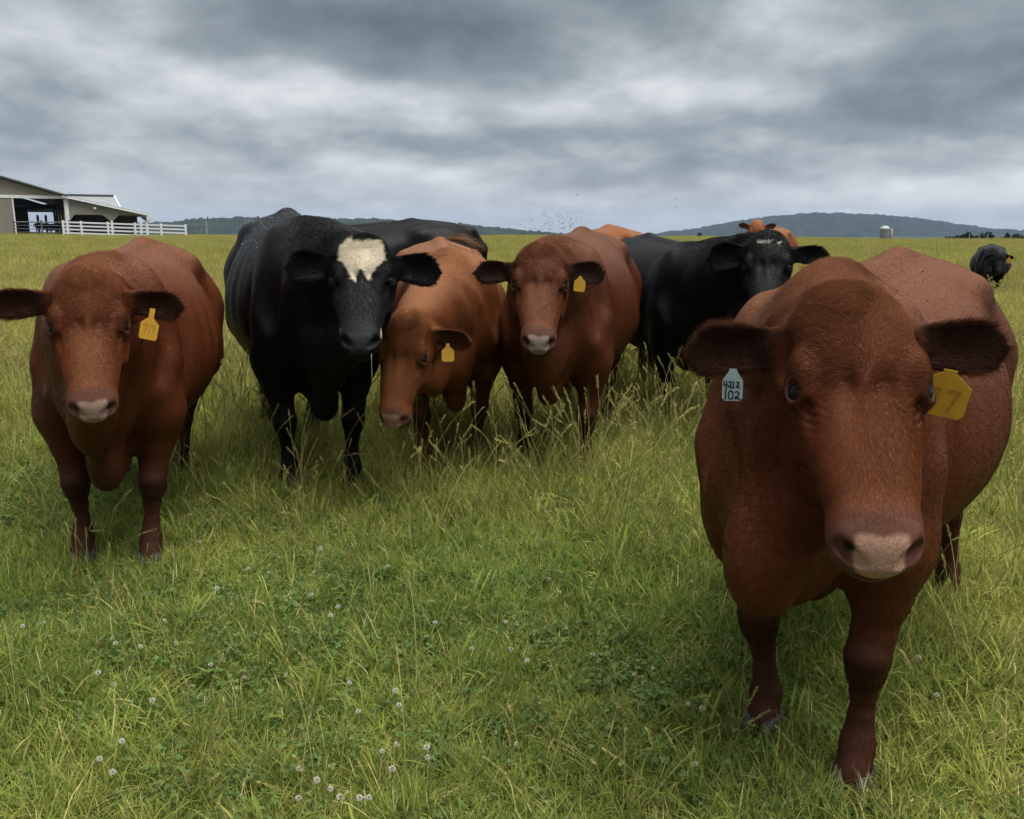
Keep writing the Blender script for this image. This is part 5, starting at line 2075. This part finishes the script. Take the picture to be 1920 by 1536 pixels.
M_PETAL, _nt, _b = material('clover petal')
_tc = _nt.node('ShaderNodeTexCoord').outputs['Object']
_sp = _nt.node('ShaderNodeSeparateXYZ')
_nt.put(_sp.inputs[0], _tc)
_nt.put(_b.inputs['Base Color'], _nt.mix(_nt.range(_sp.outputs[2], 0.112, 0.124), (0.26, 0.19, 0.13), (0.44, 0.43, 0.37)))
_b.inputs['Roughness'].default_value = 0.7
FL = [flower_mesh(i) for i in range(4)]
fr_ = np.random.default_rng(5)
spots = [(185, 1270), (203, 1282), (194, 1418), (212, 1446), (335, 1205), (620, 1148), (625, 1130), (728, 1068), (646, 1265), (668, 1266), (752, 1308), (738, 1295), (659, 1333),
         (597, 1457), (621, 1475), (583, 1436), (635, 1500), (707, 1397), (727, 1438), (750, 1401), (795, 1410), (797, 1425), (973, 1383), (1047, 1108), (957, 1165), (960, 1173), (1060, 1178),
         (880, 1217), (951, 1221), (988, 1236), (1226, 1260), (1192, 1274), (1305, 1448), (1297, 1316), (1225, 1017), (412, 1103), (395, 1243), (470, 1068), (590, 1115), (500, 1075), (300, 1310),
         (83, 1170), (42, 1183), (206, 1208), (222, 1212), (313, 1168), (265, 1212), (591, 1033), (595, 1072), (610, 1037), (370, 1012), (400, 997), (1030, 1090), (1290, 1085), (1300, 1120),
         (1720, 1230), (1790, 1170), (1855, 980), (1750, 1290), (1330, 1330), (1880, 1190), (540, 1262), (455, 1272), (690, 1502), (676, 1507), (240, 1382), (560, 1485), (820, 1160), (1100, 1230)]
cp, sp_ = math.cos(PITCH), math.sin(PITCH)
for i, (u, v_) in enumerate(spots):
    rr = np.array([(u - 960) / 1600, cp + sp_ * (768 - v_) / 1600, -sp_ + cp * (768 - v_) / 1600])
    k = fr_.uniform(0.60, 0.90)
    t_ = (1.35 - 0.122 * k) / -rr[2]
    x, y = rr[0] * t_, rr[1] * t_
    o = empty('clover_flower', (x, y, float(ground_z(x, y))), fr_.uniform(0, 6.28))
    o.scale = (k, k, k * fr_.uniform(0.9, 1.1))
    o.rotation_euler = (fr_.normal(0, 0.12), fr_.normal(0, 0.12), fr_.uniform(0, 6.28))
    tag(o, 'small white clover flower head among the short grass', 'flower', 'white clover flowers in the turf')
    st, hd = FL[i % 4]
    new_obj('stem', st, o)
    new_obj('flower_head', hd, o)


# ------------------------------------------------------------------ flies
def fly_mesh(name, pts, size, mat, r):
    v, f = [], []
    for p in pts:
        d = unit(r.normal(size=3))
        s_ = unit(np.cross(d, r.normal(size=3)))
        n_ = np.cross(d, s_)
        k = size * r.uniform(0.6, 1.3)
        o = len(v)
        v += [p + d * k, p - d * k, p + s_ * k * 0.5, p - s_ * k * 0.5, p + n_ * k * 0.5, p - n_ * k * 0.5, p - d * k + s_ * k * 1.1, p - d * k - s_ * k * 1.1]
        f += [(o, o + 2, o + 4), (o, o + 4, o + 3), (o, o + 3, o + 5), (o, o + 5, o + 2), (o + 1, o + 4, o + 2), (o + 1, o + 3, o + 4), (o + 1, o + 5, o + 3), (o + 1, o + 2, o + 5), (o + 4, o + 6, o + 2), (o + 4, o + 3, o + 7)]
    return mesh_np(name, np.array(v), np.array(f), mat, smooth=False)


M_FLY = plain('fly', (0.030, 0.030, 0.034), 0.4, 0.5)
r_ = np.random.default_rng(31)
n_ = 140
u = np.concatenate([r_.normal(1045, 38, n_), r_.uniform(400, 1500, 14)])
v_ = np.concatenate([432 - np.abs(r_.normal(0, 24, n_)), r_.uniform(290, 430, 14)])
d_ = r_.normal(4.7, 0.5, len(u))
P_ = np.stack([(u - 960) / 1600 * d_, (cp + sp_ * (768 - v_) / 1600) * d_, 1.35 + (-sp_ + cp * (768 - v_) / 1600) * d_], 1)
o = new_obj('flies', fly_mesh('flies', P_, 0.0038, M_FLY, r_))
tag(o, 'loose swarm of small dark flies above the middle red cow', 'flies', kind='stuff')
M_FLY_GLINT = plain('fly wing glint', (0.34, 0.34, 0.36), 0.35, 0.5)  # light reflected off the wings, put in as a pale base colour
Pb = []
for ci_, cnt, xr, zr in ((2, 150, (-0.5, 0.45), 1.12), (6, 110, (-0.6, 0.4), 1.15), (0, 26, (-0.2, 0.45), 1.1)):
    c_ = COWS[ci_]
    me = [q for q in c_.root.children if q.name.startswith('body')][0].data
    V_ = np.zeros(len(me.vertices) * 3, np.float32)
    me.vertices.foreach_get('co', V_)
    V_ = V_.reshape(-1, 3)
    ok = np.flatnonzero((V_[:, 2] > zr) & (V_[:, 0] > xr[0]) & (V_[:, 0] < xr[1]))
    q = V_[r_.choice(ok, cnt)] * c_.scale
    a = c_.root.rotation_euler[2]
    R_ = np.array([[math.cos(a), -math.sin(a), 0], [math.sin(a), math.cos(a), 0], [0, 0, 1]])
    Pb.append((ci_, np.array(c_.root.location) + q @ R_.T + [0, 0, 0.006]))
o = new_obj('flies', fly_mesh('flies', np.concatenate([p for c_, p in Pb if c_ != 0]), 0.0042, M_FLY_GLINT, r_))
tag(o, 'many tiny flies, wing glints painted pale, sitting on the black cows backs', 'flies', kind='stuff')
o = new_obj('flies', fly_mesh('flies', Pb[-1][1], 0.0036, M_FLY, r_))
tag(o, 'dark flies sitting on the back of the nearest red cow', 'flies', kind='stuff')

# ------------------------------------------------------------------ haze
hz = MB()
hz.box((-4600, -450, -12), (5200, 5600, 120))
m = bpy.data.materials.new('haze')
m.use_nodes = True
nt = NT(m.node_tree)
nt.n.remove(nt.n['Principled BSDF'])
pv = nt.node('ShaderNodeVolumePrincipled')
pv.inputs['Color'].default_value = (0.42, 0.58, 0.88, 1)
pv.inputs['Density'].default_value = 0.00010
pv.inputs['Anisotropy'].default_value = 0.0
nt.l.new(pv.outputs[0], nt.n['Material Output'].inputs['Volume'])
tag(hz.build('haze', m), 'pale blue haze over the far hills', kind='stuff')
